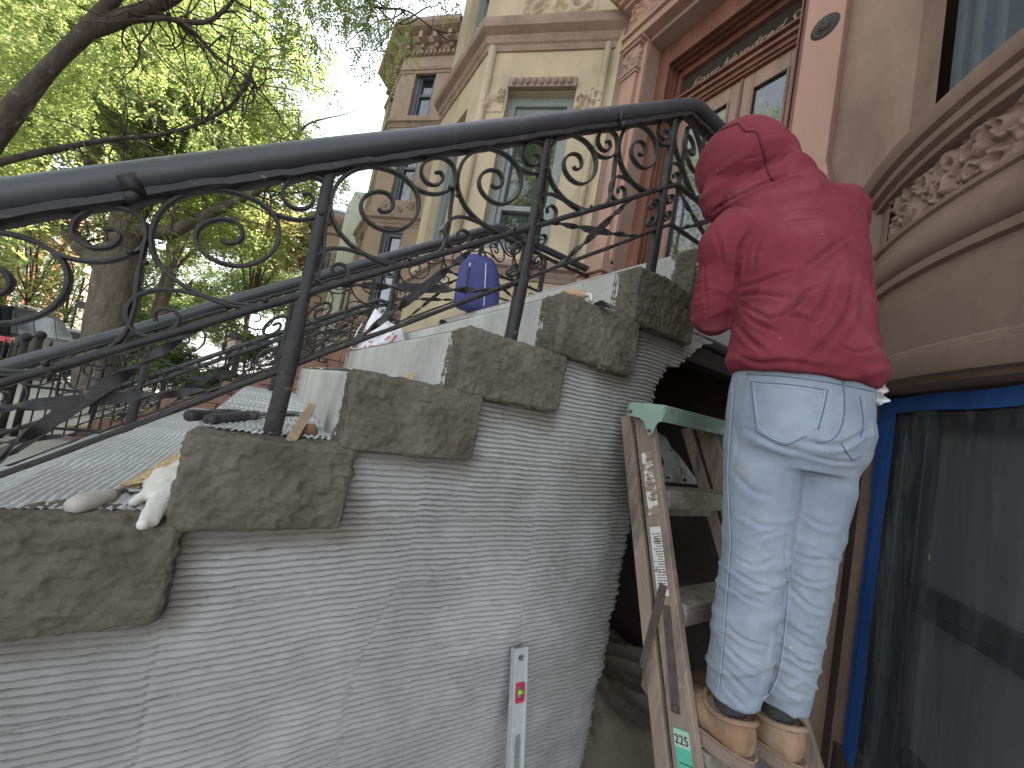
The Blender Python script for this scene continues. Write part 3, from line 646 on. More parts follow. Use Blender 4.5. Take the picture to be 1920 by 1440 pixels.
            for i in range(n):
                a = n2 * math.cos(tw[i]) + n1 * math.sin(tw[i]); b = -n2 * math.sin(tw[i]) + n1 * math.cos(tw[i])
                R.append([ctr[i] + a * wd[i] + b * .003, ctr[i] - a * wd[i] + b * .003, ctr[i] - a * wd[i] - b * .003, ctr[i] + a * wd[i] - b * .003])
            g3 = MB(); g3.loft(R); obj('twisted_bar', g3, M['iron'], root, angle=50)
        for xx, sg in ((x0 + .012, 1), (x0 + .588, -1)):
            for vv, up in ((.105, 1), (.055, -1)):
                c = (xx + sg * .034, vv + (.012 if up > 0 else -.005)); sc = small_scroll((0, 0), .027, math.pi if sg > 0 else 0, 1.35, -sg * up)
                tail = np.array([[-sg * .030, -up * .055], [-sg * .031, -up * .03]]); q = smooth_pts(np.vstack([tail, sc]), 3)
                X_ = c[0] + q[:, 0]; g2 = MB(); g2.strip(np.stack([X_, X_ * 0 + y, zl(X_, -.02) + c[1] + q[:, 1] ], -1), (0, 1, 0), .018, .006)
                obj('curl', g2, M['iron'], root, angle=60)
rail = thing('stair_railing', 'black wrought iron railing nearest the camera, thick pipe handrail over scrolls, on the combed stoop', 'railing', (0, YR, ZS), 'iron stair railings')
build_railing(rail)
def rail_copy(dx, dy, label, dz=0):
    r = copy_tree(rail); r.location = (dx, YR + dy, ZS + dz); r['label'] = label; return r
rail_copy(0, 1.74, 'black iron railing along the far side of the combed stoop, behind the backpack')
# ------------------------------------------------------------------ neighbouring houses of the row
CZ = 9.2
def bay_house(y0, y1, bay, label, body, band, frame, ht, detail=2, xb=1.45, name='bay_house'):
    """row house with a canted bay: bay = (y_start, y_left_corner, y_right_corner, y_end) in plan"""
    h = thing(name, label, 'house', (2.5, (y0 + y1) / 2, ZS), 'row houses beyond the stoop')
    a, b, c, d = bay
    g = MB(); g.box(2.5, 3.0, y0, a, ZS - .3, ht); g.box(2.5, 3.0, d, y1, ZS - .3, ht); g.box(3.0, 13, y0, y1, ht - .3, ht); g.box(12.7, 13, y0, y1, ZS, ht); g.box(2.6, 3.0, a, d, 4.4, ht)
    obj('wall', g, body, h)
    planL = [(2.5, a), (xb, b), (xb, c), (2.5, d)]
    floors = [(1.75, 3.68 if detail == 2 else 4.15), (4.9, 6.9), (7.3, 8.7)] if ht > 8 else [(1.75, 4.15)]
    bayt = ht - .15
    g = MB()
    def facet(p, q):
        p, q = np.array(p), np.array(q); u = unit(np.append(q - p, 0)); L = np.linalg.norm(q - p); n = np.array([u[1], -u[0], 0]); n = n if (n[0] < 0) else -n
        return np.append(p, 0), u, n, L
    F = [facet(planL[0], planL[1]), facet(planL[1], planL[2]), facet(planL[2], planL[3])]
    wins = []
    for fi, (p, u, n, L) in enumerate(F):
        k = max(1, int(round(L / 1.5))); ww = min(.80 if detail == 2 else .62, (L / k - .42)); cw = [(i + .5) * L / k for i in range(k)]
        edges = [0] + sum([[c_ - ww / 2, c_ + ww / 2] for c_ in cw], []) + [L]
        for s0, s1 in zip(edges[::2], edges[1::2]):
            g.obox(p + u * (s0 + s1) / 2 - n * .15 + np.array([0, 0, (ZS + bayt) / 2]), u * (s1 - s0) / 2, n * .15, (0, 0, (bayt - ZS) / 2))
        zz = [ZS - .3] + sum([list(f) for f in floors], []) + [bayt]
        for c_ in cw:
            for z0, z1 in zip(zz[::2], zz[1::2]): g.obox(p + u * c_ - n * .151 + np.array([0, 0, (z0 + z1) / 2]), u * ww / 2, n * .149, (0, 0, (z1 - z0) / 2))
            for f in floors: wins.append((p, u, n, c_, ww, f))
    obj('bay', g, body, h)
    for p, u, n, c_, ww, (z0, z1) in wins:
        g = MB(); q = p + u * c_ - n * .17; zc = (z0 + z1) / 2; hh = (z1 - z0) / 2; Z = np.array([0, 0, 1.])
        for s_ in (-1, 1):
            g.obox(q + u * s_ * (ww / 2 - .045) + Z * zc, u * .045, n * .06, Z * hh); g.obox(q + u * s_ * (ww / 2 - .115) - n * .03 + Z * zc, u * .025, n * .05, Z * (hh - .09))
        g.obox(q + Z * (z1 - .055), u * (ww / 2 - .09), n * .06, Z * .055); g.obox(q + Z * (z0 + .03), u * (ww / 2 - .09), n * .06, Z * .03); g.obox(q - n * .03 + Z * (z1 - .15), u * (ww / 2 - .14), n * .05, Z * .035)
        zm = z0 + (z1 - z0) * .30 if detail == 2 and z0 < 2 else zc
        g.obox(q - n * .03 + Z * zm, u * (ww / 2 - .14), n * .045, Z * .03)
        w = obj('window', g, frame, h)
        g = MB(); g.obox(q - n * .05 + Z * zc, u * (ww / 2 - .12), n * .004, Z * (hh - .1)); obj('pane', g, M['glass'], w)
        if detail == 2 and z0 < 2:
            g = MB(); g.obox(q - n * .085 + Z * (z1 - .22), u * (ww / 2 - .12), n * .003, Z * .16)
            for k in range(5): g.obox(q - n * .078 + Z * (z1 - .14 - k * .04), u * (ww / 2 - .12), n * .006, Z * .006)
            obj('blind', g, M['darkbrown'], w)
    # mouldings wrap the three facets
    def band_loop(prof, m, nm, inset=0):
        mb = MB()
        pts = [(2.55, a - .0)] + planL[0:0] + [planL[1], planL[2], (2.55, d + .0)]
        P = np.array([(2.62, a - .12 + .0), planL[1], planL[2], (2.62, d + .12)]); rings = []
        N = [F[0][2][:2], F[1][2][:2], F[2][2][:2]]
        offs = [N[0], unit(N[0] + N[1]) / np.cos(np.arccos(np.clip(N[0].dot(N[1]), -1, 1)) / 2), unit(N[1] + N[2]) / np.cos(np.arccos(np.clip(N[1].dot(N[2]), -1, 1)) / 2), N[2]]
        for q, o_ in zip(P, offs): rings.append([(*(q + o_ * dd), z) for dd, z in prof])
        mb.loft(rings, cap=False, closed=False); return obj(nm, mb, m, h, angle=30)
    pf = lambda z0, z1, e: [(-.05, z0 - .001), (.02, z0), (.03, z0 + .2 * (z1 - z0)), (.02 + e * .2, z0 + .25 * (z1 - z0)), (.02 + e * .35, z0 + .45 * (z1 - z0)), (.02 + e * .3, z0 + .5 * (z1 - z0)), (.02 + e * .8, z0 + .62 * (z1 - z0)), (e, z0 + .75 * (z1 - z0)), (e, z0 + .95 * (z1 - z0)), (e * .8, z1), (-.05, z1 + .04)]
    band_loop(pf(4.16, 4.49, .15), band, 'cornice'); band_loop(pf(1.42, 1.62, .10), band, 'sill_course')
    if ht > 8:
        band_loop(pf(6.95, 7.15, .10), band, 'string_course'); band_loop(pf(bayt - .55, bayt, .42), band, 'roof_cornice'); band_loop(pf(bayt - 1.25, bayt - 1.12, .06), band, 'architrave')
        for p, u, n, L in F[:2]:
            for s_ in np.arange(.1, L, .42): g = MB(); g.obox(p + u * s_ + n * .17 + np.array([0, 0, bayt - .42]), u * .05, n * .16, (0, 0, .09)); g.obox(p + u * s_ + n * .08 + np.array([0, 0, bayt - .55]), u * .045, n * .08, (0, 0, .07)); obj('cornice_bracket', g, band, h)
            g = MB()
            g.obox(p + u * L / 2 + n * .012 + np.array([0, 0, bayt - .68]), u * L / 2, n * .02, (0, 0, .052))
            for s_ in np.arange(.05, L, .13): g.obox(p + u * s_ + n * .04 + np.array([0, 0, bayt - .68]), u * .035, n * .05, (0, 0, .05))
            obj('dentil_course', g, band, h)
    if detail >= 1:
        for p, u, n, L in F[:2]:
            if detail == 2 or L > 0:
                pw = min(L - .5, .95); q = p + u * (L - pw) / 2 + n * .004
                cpan = carved_patch(q + np.array([0, 0, 4.50]), u, (0, 0, 1), n, pw, .40, .06, 61 if detail == 2 else 62, 3, .008); obj('carved_panel', cpan, body, h, smooth=True)
    if detail == 2:
        p, u, n, L = F[0]; k = 1; ww = .80
        for s0 in (L / 2 - ww / 2 - .30, L / 2 + ww / 2 + .02):
            cpan = carved_patch(p + u * s0 + n * .004 + np.array([0, 0, 3.40]), u, (0, 0, 1), n, .28, .28, .075, 71 + int(s0 * 10), 2, .006); obj('carved_capital', cpan, body, h, smooth=True)
        g = MB(); g.obox(p + u * L / 2 + n * .02 + np.array([0, 0, 3.735]), u * .40, n * .03, (0, 0, .055))
        for s_ in np.linspace(-.32, .32, 9): g.ball(p + u * (L / 2 + s_) + n * .055 + np.array([0, 0, 3.74]), (.03, .03, .045), 8, 6)
        obj('egg_and_dart', g, band, h, angle=40)
        for fi in (0, 1):
            p, u, n, L = F[fi]
            for s_ in (.0, L):
                pass
        # slender corner shafts
        g = MB(); g.tube([(xb + .03, b - .06, 1.6), (xb + .03, b - .06, 4.2)], .05, 10); obj('corner_shaft', g, body, h, smooth=True)
        g = MB(); g.tube([(2.44, a + .03, 1.6), (2.44, a + .03, 4.2)], .04, 10); obj('corner_shaft', g, body, h, smooth=True)
    return h
bay_house(3.03, 9.0, (3.15, 4.2, 5.7, 6.75), 'buff limestone house with a canted bay and carved cartouche, next to the mahogany door', M['lime'], M['limeband'], M['greyframe'], 10.9, 2)
bay_house(9.02, 15.0, (9.75, 10.85, 12.6, 13.7), 'brownstone house with a bracketed roof cornice, beyond the buff limestone bay', M['brown2'], M['limeband'], M['slate'], 9.9, 1)
bay_house(15.02, 20.6, (15.6, 16.6, 18.6, 19.6), 'pale grey stone bay house, third along the row past the limestone one', M['pale'], M['pale'], M['slate'], 7.6, 0)
# round turret house far down the row
tur = thing('turret_house', 'pinkish stone house with a round corner turret at the far end of the row', 'house', (2.0, 23.6, ZS), 'row houses beyond the stoop')
g = MB(); g.lathe([(1.5, ZS), (1.5, 8.0)], (2.0, 22.4, 0), n=28); g.box(2.2, 13, 20.7, 27, ZS, 8.2); obj('wall', g, M['brown2'], tur, angle=40)
g = MB(); g.lathe([(1.5, 6.9), (1.62, 7.0), (1.6, 7.3), (1.85, 7.45), (2.0, 7.65), (2.0, 7.85), (1.7, 7.95)], (2.0, 22.4, 0), n=32); obj('cornice', g, M['limeband'], tur, angle=40)
g = MB(); g.lathe([(1.72, 7.95), (1.2, 8.4), (.1, 9.0)], (2.0, 22.4, 0), n=28); obj('roof', g, M['slate'], tur, smooth=True)
for z0 in (.6, 4.0):
    for a in (150, 190, 230, 270):
        c = np.array([2.0 + 1.5 * math.cos(rad(a)), 22.4 + 1.5 * math.sin(rad(a)), z0 + 1]); n = np.array([math.cos(rad(a)), math.sin(rad(a)), 0]); u = np.array([-n[1], n[0], 0])
        g = MB()
        for s_ in (-.38, .38): g.obox(c + u * s_, u * .05, n * .05, (0, 0, .95))
        for s_ in (-.95, 0, .95): g.obox(c + np.array([0, 0, s_]), u * .42, n * .05, (0, 0, .05))
        w = obj('window', g, M['slate'], tur); g = MB(); g.obox(c, u * .36, n * .02, (0, 0, .93)); obj('pane', g, M['glass'], w)

# ------------------------------------------------------------------ the next stoop, rock-faced brownstone, with its own railings
def brown_stoop(y0, y1, label):
    st = thing('stoop', label, 'stoop', (0, (y0 + y1) / 2, ZS), 'brownstone stoops further along')
    g = MB()
    for k in range(len(XK)):
        x1 = XK[k - 1] + .02 if k else 2.5
        g.box(XK[k] - .02, x1 if k else 2.5, y0 + .12, y1 - .12, ZK[k] - .16, ZK[k])
    obj('step', g, M['brown2'], st, bevel=.012)
    for ya, yb in ((y0, y0 + .30), (y1 - .30, y1)):
        g = MB(); rs = np.random.RandomState(int(y0 * 10))
        for k in range(len(XK)):
            x1 = XK[k - 1] if k else 2.45; z = ZS - .1; kk = 0
            while z < ZK[k] - .01:
                zh = min(.185, ZK[k] - z); xx = XK[k] - (.15 if kk % 2 else 0)
                g.box(xx + .004, x1 - .004 - (.15 if kk % 2 and k else 0), ya - rs.uniform(0, .03), yb + rs.uniform(0, .03), z + .004, z + zh - .004); z += zh; kk += 1
        obj('cheek_wall', g, M['rock'], st, bevel=.018)
    return st
brown_stoop(6.75, 8.75, 'rock-faced brownstone stoop of the buff limestone house, past the combed stoop')
rail_copy(0, 5.90, 'thin dark railing on the near cheek of the rock-faced brownstone stoop')
rail_copy(0, 7.45, 'thin dark railing on the far cheek of the rock-faced brownstone stoop')
brown_stoop(13.0, 14.8, 'second rock-faced brownstone stoop, farther down the row')
rail_copy(0, 12.15, 'distant dark railing on the second brownstone stoop')

# ------------------------------------------------------------------ houses across the street
def far_house(y0, y1, ht, col, label, trim, rows=3, cols=3):
    x = -15.0
    h = thing('row_house', label, 'house', (x - 4, (y0 + y1) / 2, ZS), 'sunlit houses across the street')
    g = MB(); g.box(x - 9, x, y0, y1, ZS - .3, ht); obj('wall', g, col, h)
    g = MB(); g.box(x, x + .35, y0, y1, ht - .5, ht - .02); obj('cornice', g, trim, h); g = MB(); g.box(x, x + .12, y0, y1, 2.6, 2.75); obj('belt_course', g, trim, h)
    L = (y1 - y0) / cols
    for r in range(rows):
        for c in range(cols):
            yc = y0 + (c + .5) * L; zc = .1 + r * 3.1; g = MB()
            for s_ in (-.55, .55): g.box(x - .02, x + .06, yc + s_ - .07, yc + s_ + .07, zc, zc + 1.9)
            g.box(x - .02, x + .10, yc - .75, yc + .75, zc - .16, zc - .001); g.box(x - .02, x + .10, yc - .72, yc + .72, zc + 1.901, zc + 2.15); g.box(x - .02, x + .05, yc - .48, yc + .48, zc + .93, zc + 1.0)
            w = obj('window', g, trim, h); g = MB(); g.box(x - .01, x + .02, yc - .478, yc + .478, zc, zc + 1.9); obj('pane', g, M['glass'], w)
M['brick'] = mat('red_brick', (.32, .105, .06), var=.2, scale=3, rough=.9, bump=.3)
M['cream'] = mat('cream_trim', (.45, .41, .33), var=.08, scale=2, rough=.8, bump=.1)
M['tan'] = mat('tan_stone', (.30, .235, .17), var=.12, scale=2, rough=.9, bump=.2)
far_house(23, 31, 10.5, M['brick'], 'red brick house with cream window trim across the street, behind the dark parked car', M['cream'])
far_house(31.1, 38, 11, M['tan'], 'tan stone house across the street, right of the red brick one', M['cream'])
far_house(38.1, 46, 10, M['brick'], 'smaller looking red brick house across the street, just left of the big trunk', M['cream'])
far_house(46.1, 56, 11, M['tan'], 'farthest tan house across the street, behind the tree trunk', M['cream'])
far_house(14, 22.9, 11, M['tan'], 'tan house across the street at the left edge of the picture', M['cream'])
for y0, y1 in ((4, 13.9), (-7, 3.9)): pass
# ------------------------------------------------------------------ trees
def leaf_mat(name, col, col2, tr=.55):
    m = bpy.data.materials.new(name); m.use_nodes = True; t = m.node_tree; t.nodes.clear()
    out = nd(t, 'ShaderNodeOutputMaterial'); d = nd(t, 'ShaderNodeBsdfDiffuse'); tl = nd(t, 'ShaderNodeBsdfTranslucent'); ms = nd(t, 'ShaderNodeMixShader'); ms.inputs[0].default_value = tr
    at = nd(t, 'ShaderNodeAttribute', attribute_name='tone'); r = nd(t, 'ShaderNodeValToRGB'); r.color_ramp.elements[0].color = (*col, 1); r.color_ramp.elements[1].color = (*col2, 1)
    t.links.new(at.outputs['Fac'], r.inputs[0]); t.links.new(r.outputs[0], d.inputs[0])
    hs = nd(t, 'ShaderNodeHueSaturation'); hs.inputs['Value'].default_value = 2.2; hs.inputs['Hue'].default_value = .485; t.links.new(r.outputs[0], hs.inputs['Color']); t.links.new(hs.outputs[0], tl.inputs[0])
    gl = nd(t, 'ShaderNodeBsdfGlossy', Roughness=.45); m2 = nd(t, 'ShaderNodeMixShader'); m2.inputs[0].default_value = .04
    t.links.new(d.outputs[0], ms.inputs[1]); t.links.new(tl.outputs[0], ms.inputs[2]); t.links.new(ms.outputs[0], m2.inputs[1]); t.links.new(gl.outputs[0], m2.inputs[2]); t.links.new(m2.outputs[0], out.inputs[0])
    return m
M['leaf'] = leaf_mat('street_tree_leaves', (.105, .150, .048), (.205, .25, .08), .66)
M['leaf2'] = leaf_mat('shade_leaves', (.075, .115, .042), (.15, .19, .07), .55)
M['leafy'] = leaf_mat('yellowing_leaves', (.15, .165, .055), (.225, .19, .07), .5)
M['bark'] = mat('grey_brown_bark', (.115, .095, .075), var=.4, scale=7, rough=.95, bump=.9, bscale=22, bdist=.03, stretch=(1, 1, .3))
M['bark2'] = mat('dark_bark', (.060, .047, .040), var=.4, scale=9, rough=.95, bump=.9, bscale=25, bdist=.02, stretch=(1, 1, .4))
overlay(M['bark'], (.25, .23, .20), 5, .58, .68, 2.)
overlay(M['bark2'], (.16, .145, .13), 7, .62, .70, 5.)
def leaves(name, C, size, rs, m, parent, per=14, frond=.26, droop=.5):
    """C: (n,3) twig tips.  Each carries a frond: paired leaflets along a drooping stalk."""
    n = len(C); a = rs.uniform(0, 2 * math.pi, n); el = rs.normal(-droop, .45, n)
    D = np.stack([np.cos(a) * np.cos(el), np.sin(a) * np.cos(el), np.sin(el)], -1); Sd = np.cross(D, rs.normal(0, .35, (n, 3)) + [0, 0, 1.]); Sd /= np.linalg.norm(Sd, axis=1)[:, None]; Up = np.cross(Sd, D)
    t = np.repeat(np.linspace(.1, 1, per // 2), 2); sg = np.tile([-1, 1], per // 2)
    L = frond * rs.uniform(.6, 1.2, n)
    base = C[:, None] + D[:, None] * (t[None, :, None] * L[:, None, None]) + np.array([0, 0, -.25]) * (t ** 2)[None, :, None] * L[:, None, None]
    ax = D[:, None] * .55 + Sd[:, None] * sg[None, :, None] + rs.normal(0, .25, (n, per, 3)); ax /= np.linalg.norm(ax, axis=-1, keepdims=True)
    nr = Up[:, None] + rs.normal(0, .45, (n, per, 3)); wd = np.cross(ax, nr); wd /= np.linalg.norm(wd, axis=-1, keepdims=True)
    s = size * rs.uniform(.7, 1.25, (n, per, 1)); w = s * .21
    tip = base + ax * s; mid = base + ax * s * .45
    V = np.stack([base, mid + wd * w, tip, mid - wd * w], 2).reshape(-1, 3)
    k = n * per; org = ORG.get(parent.name, np.zeros(3)); V = V - org
    me = bpy.data.meshes.new(name); me.vertices.add(4 * k); me.vertices.foreach_set('co', V.astype(np.float32).ravel()); me.loops.add(4 * k); me.loops.foreach_set('vertex_index', np.arange(4 * k, dtype=np.int32))
    me.polygons.add(k); me.polygons.foreach_set('loop_start', np.arange(0, 4 * k, 4, dtype=np.int32)); me.polygons.foreach_set('loop_total', np.full(k, 4, np.int32)); me.update(calc_edges=True)
    at = me.attributes.new('tone', 'FLOAT', 'FACE'); tone = np.clip(.5 + .5 * vn(C, .9, 3) + rs.normal(0, .14, n), 0, 1); at.data.foreach_set('value', np.clip(np.repeat(tone, per) + rs.normal(0, .08, k), 0, 1).astype(np.float32))
    me.materials.append(m); o = bpy.data.objects.new(name, me); COL.objects.link(o); o.parent = parent; ORG[o.name] = org; return o
def clumps(blobs, n, rs, gap=.12):
    """twig tips scattered through the volume of ellipsoid blobs (c, r), thinned by noise so light gets through"""
    out = []; vol = np.array([np.prod(r) for c, r in blobs]); vol = vol ** .8; vol /= vol.sum()
    for (c, r), f in zip(blobs, vol):
        k = int(n * f * 1.8); p = rs.normal(0, 1, (k, 3)); p /= np.linalg.norm(p, axis=1)[:, None]; p *= rs.uniform(.15, 1, (k, 1)) ** .45
        out.append(np.array(c) + p * np.array(r))
    P = np.concatenate(out); keep = fbm(P, .85, 3, 5) > gap - .22; return P[keep][:n]
def limb(g, pts, r0, r1, n=10, wob=.02, seed=0):
    q = smooth_pts(pts, 7); t = np.linspace(0, 1, len(q)); q = q + wob * np.stack([vn(q, 2.2, seed), vn(q, 2.2, seed + 1), vn(q, 2.2, seed + 2)], -1) * np.sin(t * math.pi)[:, None]
    r = (r0 + (r1 - r0) * t ** .8) * (1 + .10 * vn(q, 3.5, seed + 5)); g.tube(q, r, n); return q
def twigs(g, starts, rs, L=.9, r=.012, n=60):
    for _ in range(n):
        s = starts[rs.randint(len(starts))]; d = unit(rs.normal(0, 1, 3) + [0, 0, .3]); p = [s]
        for k in range(4): d = unit(d + rs.normal(0, .45, 3)); p.append(p[-1] + d * L / 4)
        g.tube(smooth_pts(p, 3), np.linspace(r, r * .25, 13), 5)
rs = np.random.RandomState(4)
def PX(px, py, r): return onR(px, py, r)
# big tree: grey trunk behind the scrolls at the left
tr = thing('street_tree', 'big street tree with a mottled grey trunk and forked limbs, seen through the iron scrolls', 'tree', tuple(onR(205, 700, 13.2) * [1, 1, 0] + [0, 0, ZS]))
g = MB(); b0 = onR(203, 690, 13.2); b0[2] = ZS - .1
fk = onR(232, 468, 13.2)
limb(g, [b0, onR(210, 620, 13.2), onR(222, 540, 13.2), fk], .56, .40, 16, .04, 1)
la = limb(g, [fk, onR(245, 400, 13.1), onR(300, 300, 12.8), onR(262, 170, 12.4), onR(250, 110, 12)], .36, .10, 12, .05, 4)
lb = limb(g, [onR(222, 510, 13.2), onR(160, 470, 13.5), onR(120, 420, 13.8), onR(60, 330, 14)], .26, .10, 10, .05, 8)
lc = limb(g, [onR(240, 430, 13.1), onR(330, 430, 12.6), onR(430, 380, 12.2), onR(520, 330, 12), onR(560, 250, 12)], .20, .05, 10, .06, 12)
ld = limb(g, [onR(150, 310, 13), onR(300, 255, 12.4), onR(370, 245, 12), onR(430, 210, 11.8), onR(480, 110, 11.6)], .10, .04, 8, .05, 17)
twigs(g, np.concatenate([la[10:], lb[6:], lc[6:], ld[6:]]), rs, 1.8, .03, 110)
obj('trunk', g, M['bark'], tr, smooth=True)
BL = []
for px, py, r, s in ((60, 250, 15, 2.4), (200, 200, 13, 2.2), (330, 150, 12.5, 2.2), (300, 330, 13, 1.7), (430, 230, 12.5, 2.0), (520, 300, 12.8, 1.7), (560, 180, 13, 1.6), (450, 60, 12.5, 2.4), (250, 20, 13, 2.6), (120, 100, 14, 2.6), (150, 380, 14, 1.4), (360, 420, 13, 1.4), (470, 430, 14, 1.3), (590, 330, 14, 1.1), (20, 60, 14, 2.4), (570, 60, 13.5, 1.5), (400, 500, 15, 1.2), (300, 520, 14.5, .9), (560, 470, 16, 1.2)):
    c = onR(px, py, r); BL.append((c, (s, s * 1.1, s * .8)))
C = clumps(BL, 8800, rs, .17)
leaves('crown', C, .115, rs, M['leaf'], tr, 12, .42, .5)
# the nearer tree whose limb crosses the top left corner
t2 = thing('street_tree', 'nearer street tree whose thick dark limb crosses the top left corner of the view', 'tree', (-4.3, 6.0, ZS))
g = MB(); f0 = np.array([-4.0, 6.2, 1.0])
limb(g, [(-4.3, 6.0, ZS - .1), (-4.2, 6.05, -.2), f0, onR(-120, 420, 7.2)], .26, .115, 16, .03, 3)
A_ = limb(g, [onR(-120, 420, 7.2), onR(0, 240, 7.0), onR(90, 130, 6.8), onR(180, 40, 6.6), onR(240, -30, 6.4), onR(300, -160, 6.3), onR(330, -300, 6.3), onR(420, -460, 6.4)], .115, .022, 14, .03, 21)
B_ = limb(g, [onR(165, 55, 6.65), onR(230, 35, 6.5), onR(310, 0, 6.3), onR(420, -90, 6.0), onR(560, -160, 5.8), onR(700, -150, 5.6)], .085, .045, 10, .02, 25)
C_ = limb(g, [onR(230, 40, 6.5), onR(300, 35, 6.3), onR(390, 42, 6.1), onR(440, 0, 6.0), onR(480, -60, 6.0)], .035, .015, 8, .02, 29)
D_ = limb(g, [onR(560, -160, 5.8), onR(640, -60, 5.8), onR(700, 10, 5.8), onR(760, 20, 5.8), onR(820, 60, 5.8)], .03, .008, 7, .02, 33)
E_ = limb(g, [onR(290, 20, 6.35), onR(360, 60, 6.3), onR(410, 110, 6.3), onR(470, 150, 6.3), onR(520, 210, 6.3)], .028, .008, 7, .02, 37)
F_ = limb(g, [onR(-100, 330, 7.1), onR(60, 290, 7.0), onR(200, 262, 6.9), onR(300, 252, 6.9), onR(380, 232, 6.9), onR(450, 180, 6.9), onR(480, 110, 6.9)], .042, .014, 8, .02, 41)
twigs(g, np.concatenate([B_[8:], C_, D_, E_, F_[10:]]), rs, .9, .011, 150)
obj('trunk', g, M['bark2'], t2, smooth=True)
BL = []
for px, py, r, s in ((720, 30, 5.8, .55), (790, 60, 5.9, .45), (640, -20, 6, .6), (560, 60, 6.2, .5), (700, 110, 6.2, .32), (470, 0, 6.2, .7), (380, 80, 6.6, .6), (500, 170, 6.6, .5), (830, 20, 5.7, .3), (740, 150, 6.6, .22), (560, -120, 6, 1.0), (300, -140, 6.6, 1.3), (100, -100, 7.5, 1.5), (760, -110, 5.4, .7), (900, -190, 5.2, .7), (60, 180, 8.2, 1.1), (250, 200, 8, .9), (420, 300, 8.2, .6), (-150, 100, 8, 1.5), (-120, 300, 8, 1.0), (40, 330, 8.5, .6)):
    c = onR(px, py, r); BL.append((c, (s, s, s * .75)))
BL += [(np.array(c), (s, s, s * .75)) for c, s in (((-4.6, 6.2, 8.2), 2.0), ((-4.0, 4.2, 7.2), 1.5), ((-5.2, 8.2, 7.0), 1.8))]
C = clumps(BL, 5400, rs, .14)
leaves('crown', C, .054, rs, M['leaf'], t2, 16, .26, .7)
# further trees down the street and across it
def far_tree(px, py, r, s, h, label, m, n=2600, sz=.2, tw=.25):
    c = onR(px, py, r); base = np.array([c[0], c[1], ZS]); t = thing('street_tree', label, 'tree', tuple(base), 'trees farther down the street')
    g = MB(); q = limb(g, [base, base + [.1, .1, (c[2] - ZS) * .5], c], tw, tw * .4, 10, .1, int(px)); k = []
    for _ in range(7): k.append(limb(g, [q[-8], c + rs.normal(0, .5, 3) * s * .5, c + rs.normal(0, .8, 3) * s * .7], tw * .35, .02, 7, .1, rs.randint(99)))
    obj('trunk', g, M['bark'], t, smooth=True)
    bl = [(c + rs.normal(0, .5, 3) * s * [1, 1, .7], np.array([1, 1, .8]) * s * rs.uniform(.4, .7)) for _ in range(7)]
    leaves('crown', clumps(bl, n, rs), sz, rs, m, t, 10, .5, .4)
far_tree(360, 330, 22, 3.6, 9, 'leafy tree behind the big grey trunk, filling the gap over the handrail', M['leaf'], 5000, .18)
far_tree(500, 430, 24, 2.6, 7, 'small yellowing tree seen under the handrail beside the first railing post', M['leafy'], 1800, .2, .16)
far_tree(560, 540, 30, 3.4, 7, 'dark green tree low behind the rails, right of the yellowing one', M['leaf2'], 3200, .2)
far_tree(70, 470, 20, 2.2, 7, 'thin young tree in front of the red brick house', M['leaf'], 300, .18, .07)
far_tree(130, 540, 25, 2.0, 6, 'low young tree left of the big grey trunk', M['leaf'], 300, .18, .06)
far_tree(330, 560, 30, 3.2, 7, 'distant tree right of the big trunk, low over the railings', M['leaf2'], 3200, .2)
far_tree(120, 100, 24, 5.0, 12, 'tall tree filling the upper left behind the nearer limbs', M['leaf'], 4200, .18)
far_tree(400, 150, 27, 3.4, 12, 'tall tree rising behind the near crown, left of the sky gap', M['leaf'], 3200, .18)
# trees on the street nearer the camera, out of frame, that shade the stoop and show in the panes
t3 = thing('street_tree', 'street tree mirrored in the panes of the buff bay and the bow window', 'tree', (-4.4, -1.0, ZS))
g = MB(); k_ = limb(g, [(-4.4, -1.0, ZS - .1), (-4.3, -.9, 2), (-4.5, -.6, 5), (-4.2, -.2, 8)], .25, .08, 12, .06, 3); twigs(g, k_[10:], rs, 2.2, .03, 40); obj('trunk', g, M['bark'], t3, smooth=True)
leaves('crown', clumps([(np.array(c), (r, r, r * .7)) for c, r in (((-4.6, .2, 7.6), 2.0), ((-5.2, -1.5, 6.5), 1.9), ((-4.2, 1.4, 9.2), 1.8), ((-5.6, -.4, 9.6), 2.0), ((-4.8, 2.2, 6.2), 1.2), ((-5.4, -3.6, 7.5), 1.9))], 2600, rs, .15), .12, rs, M['leaf'], t3, 12, .4, .5)
# shrubs in the front yards
def shrub(px, py, r, s, label, n=420, m='leaf2', sz=.10):
    c = onR(px, py, r); base = np.array([c[0], c[1], ZS]); t = thing('shrub', label, 'shrub', tuple(base), 'shrubs in the front yards')
    g = MB()
    for _ in range(9): limb(g, [base + rs.normal(0, .06, 3) * [1, 1, 0], c + rs.normal(0, .2, 3) * s, c + rs.normal(0, .5, 3) * s], .015, .005, 5, .02, rs.randint(99))
    obj('stem', g, M['bark2'], t, smooth=True)
    bl = [(c + rs.normal(0, .45, 3) * s * [1, 1, .7], np.array([1, 1, .9]) * s * rs.uniform(.35, .6)) for _ in range(5)]
    leaves('foliage', clumps(bl, n, rs), sz, rs, m if not isinstance(m, str) else M[m], t, 10, .16, .2)
shrub(330, 690, 9.6, .75, 'leafy green shrub behind the far railing, left of the first railing post')
shrub(400, 715, 9.0, .6, 'low green shrub right beside the rock-faced brownstone stoop')
shrub(270, 650, 13, .9, 'bushy shrub beyond the trunk, low behind the rails')
shrub(480, 640, 12, .8, 'dark shrub between the two brownstone stoops', 420, 'leaf2')
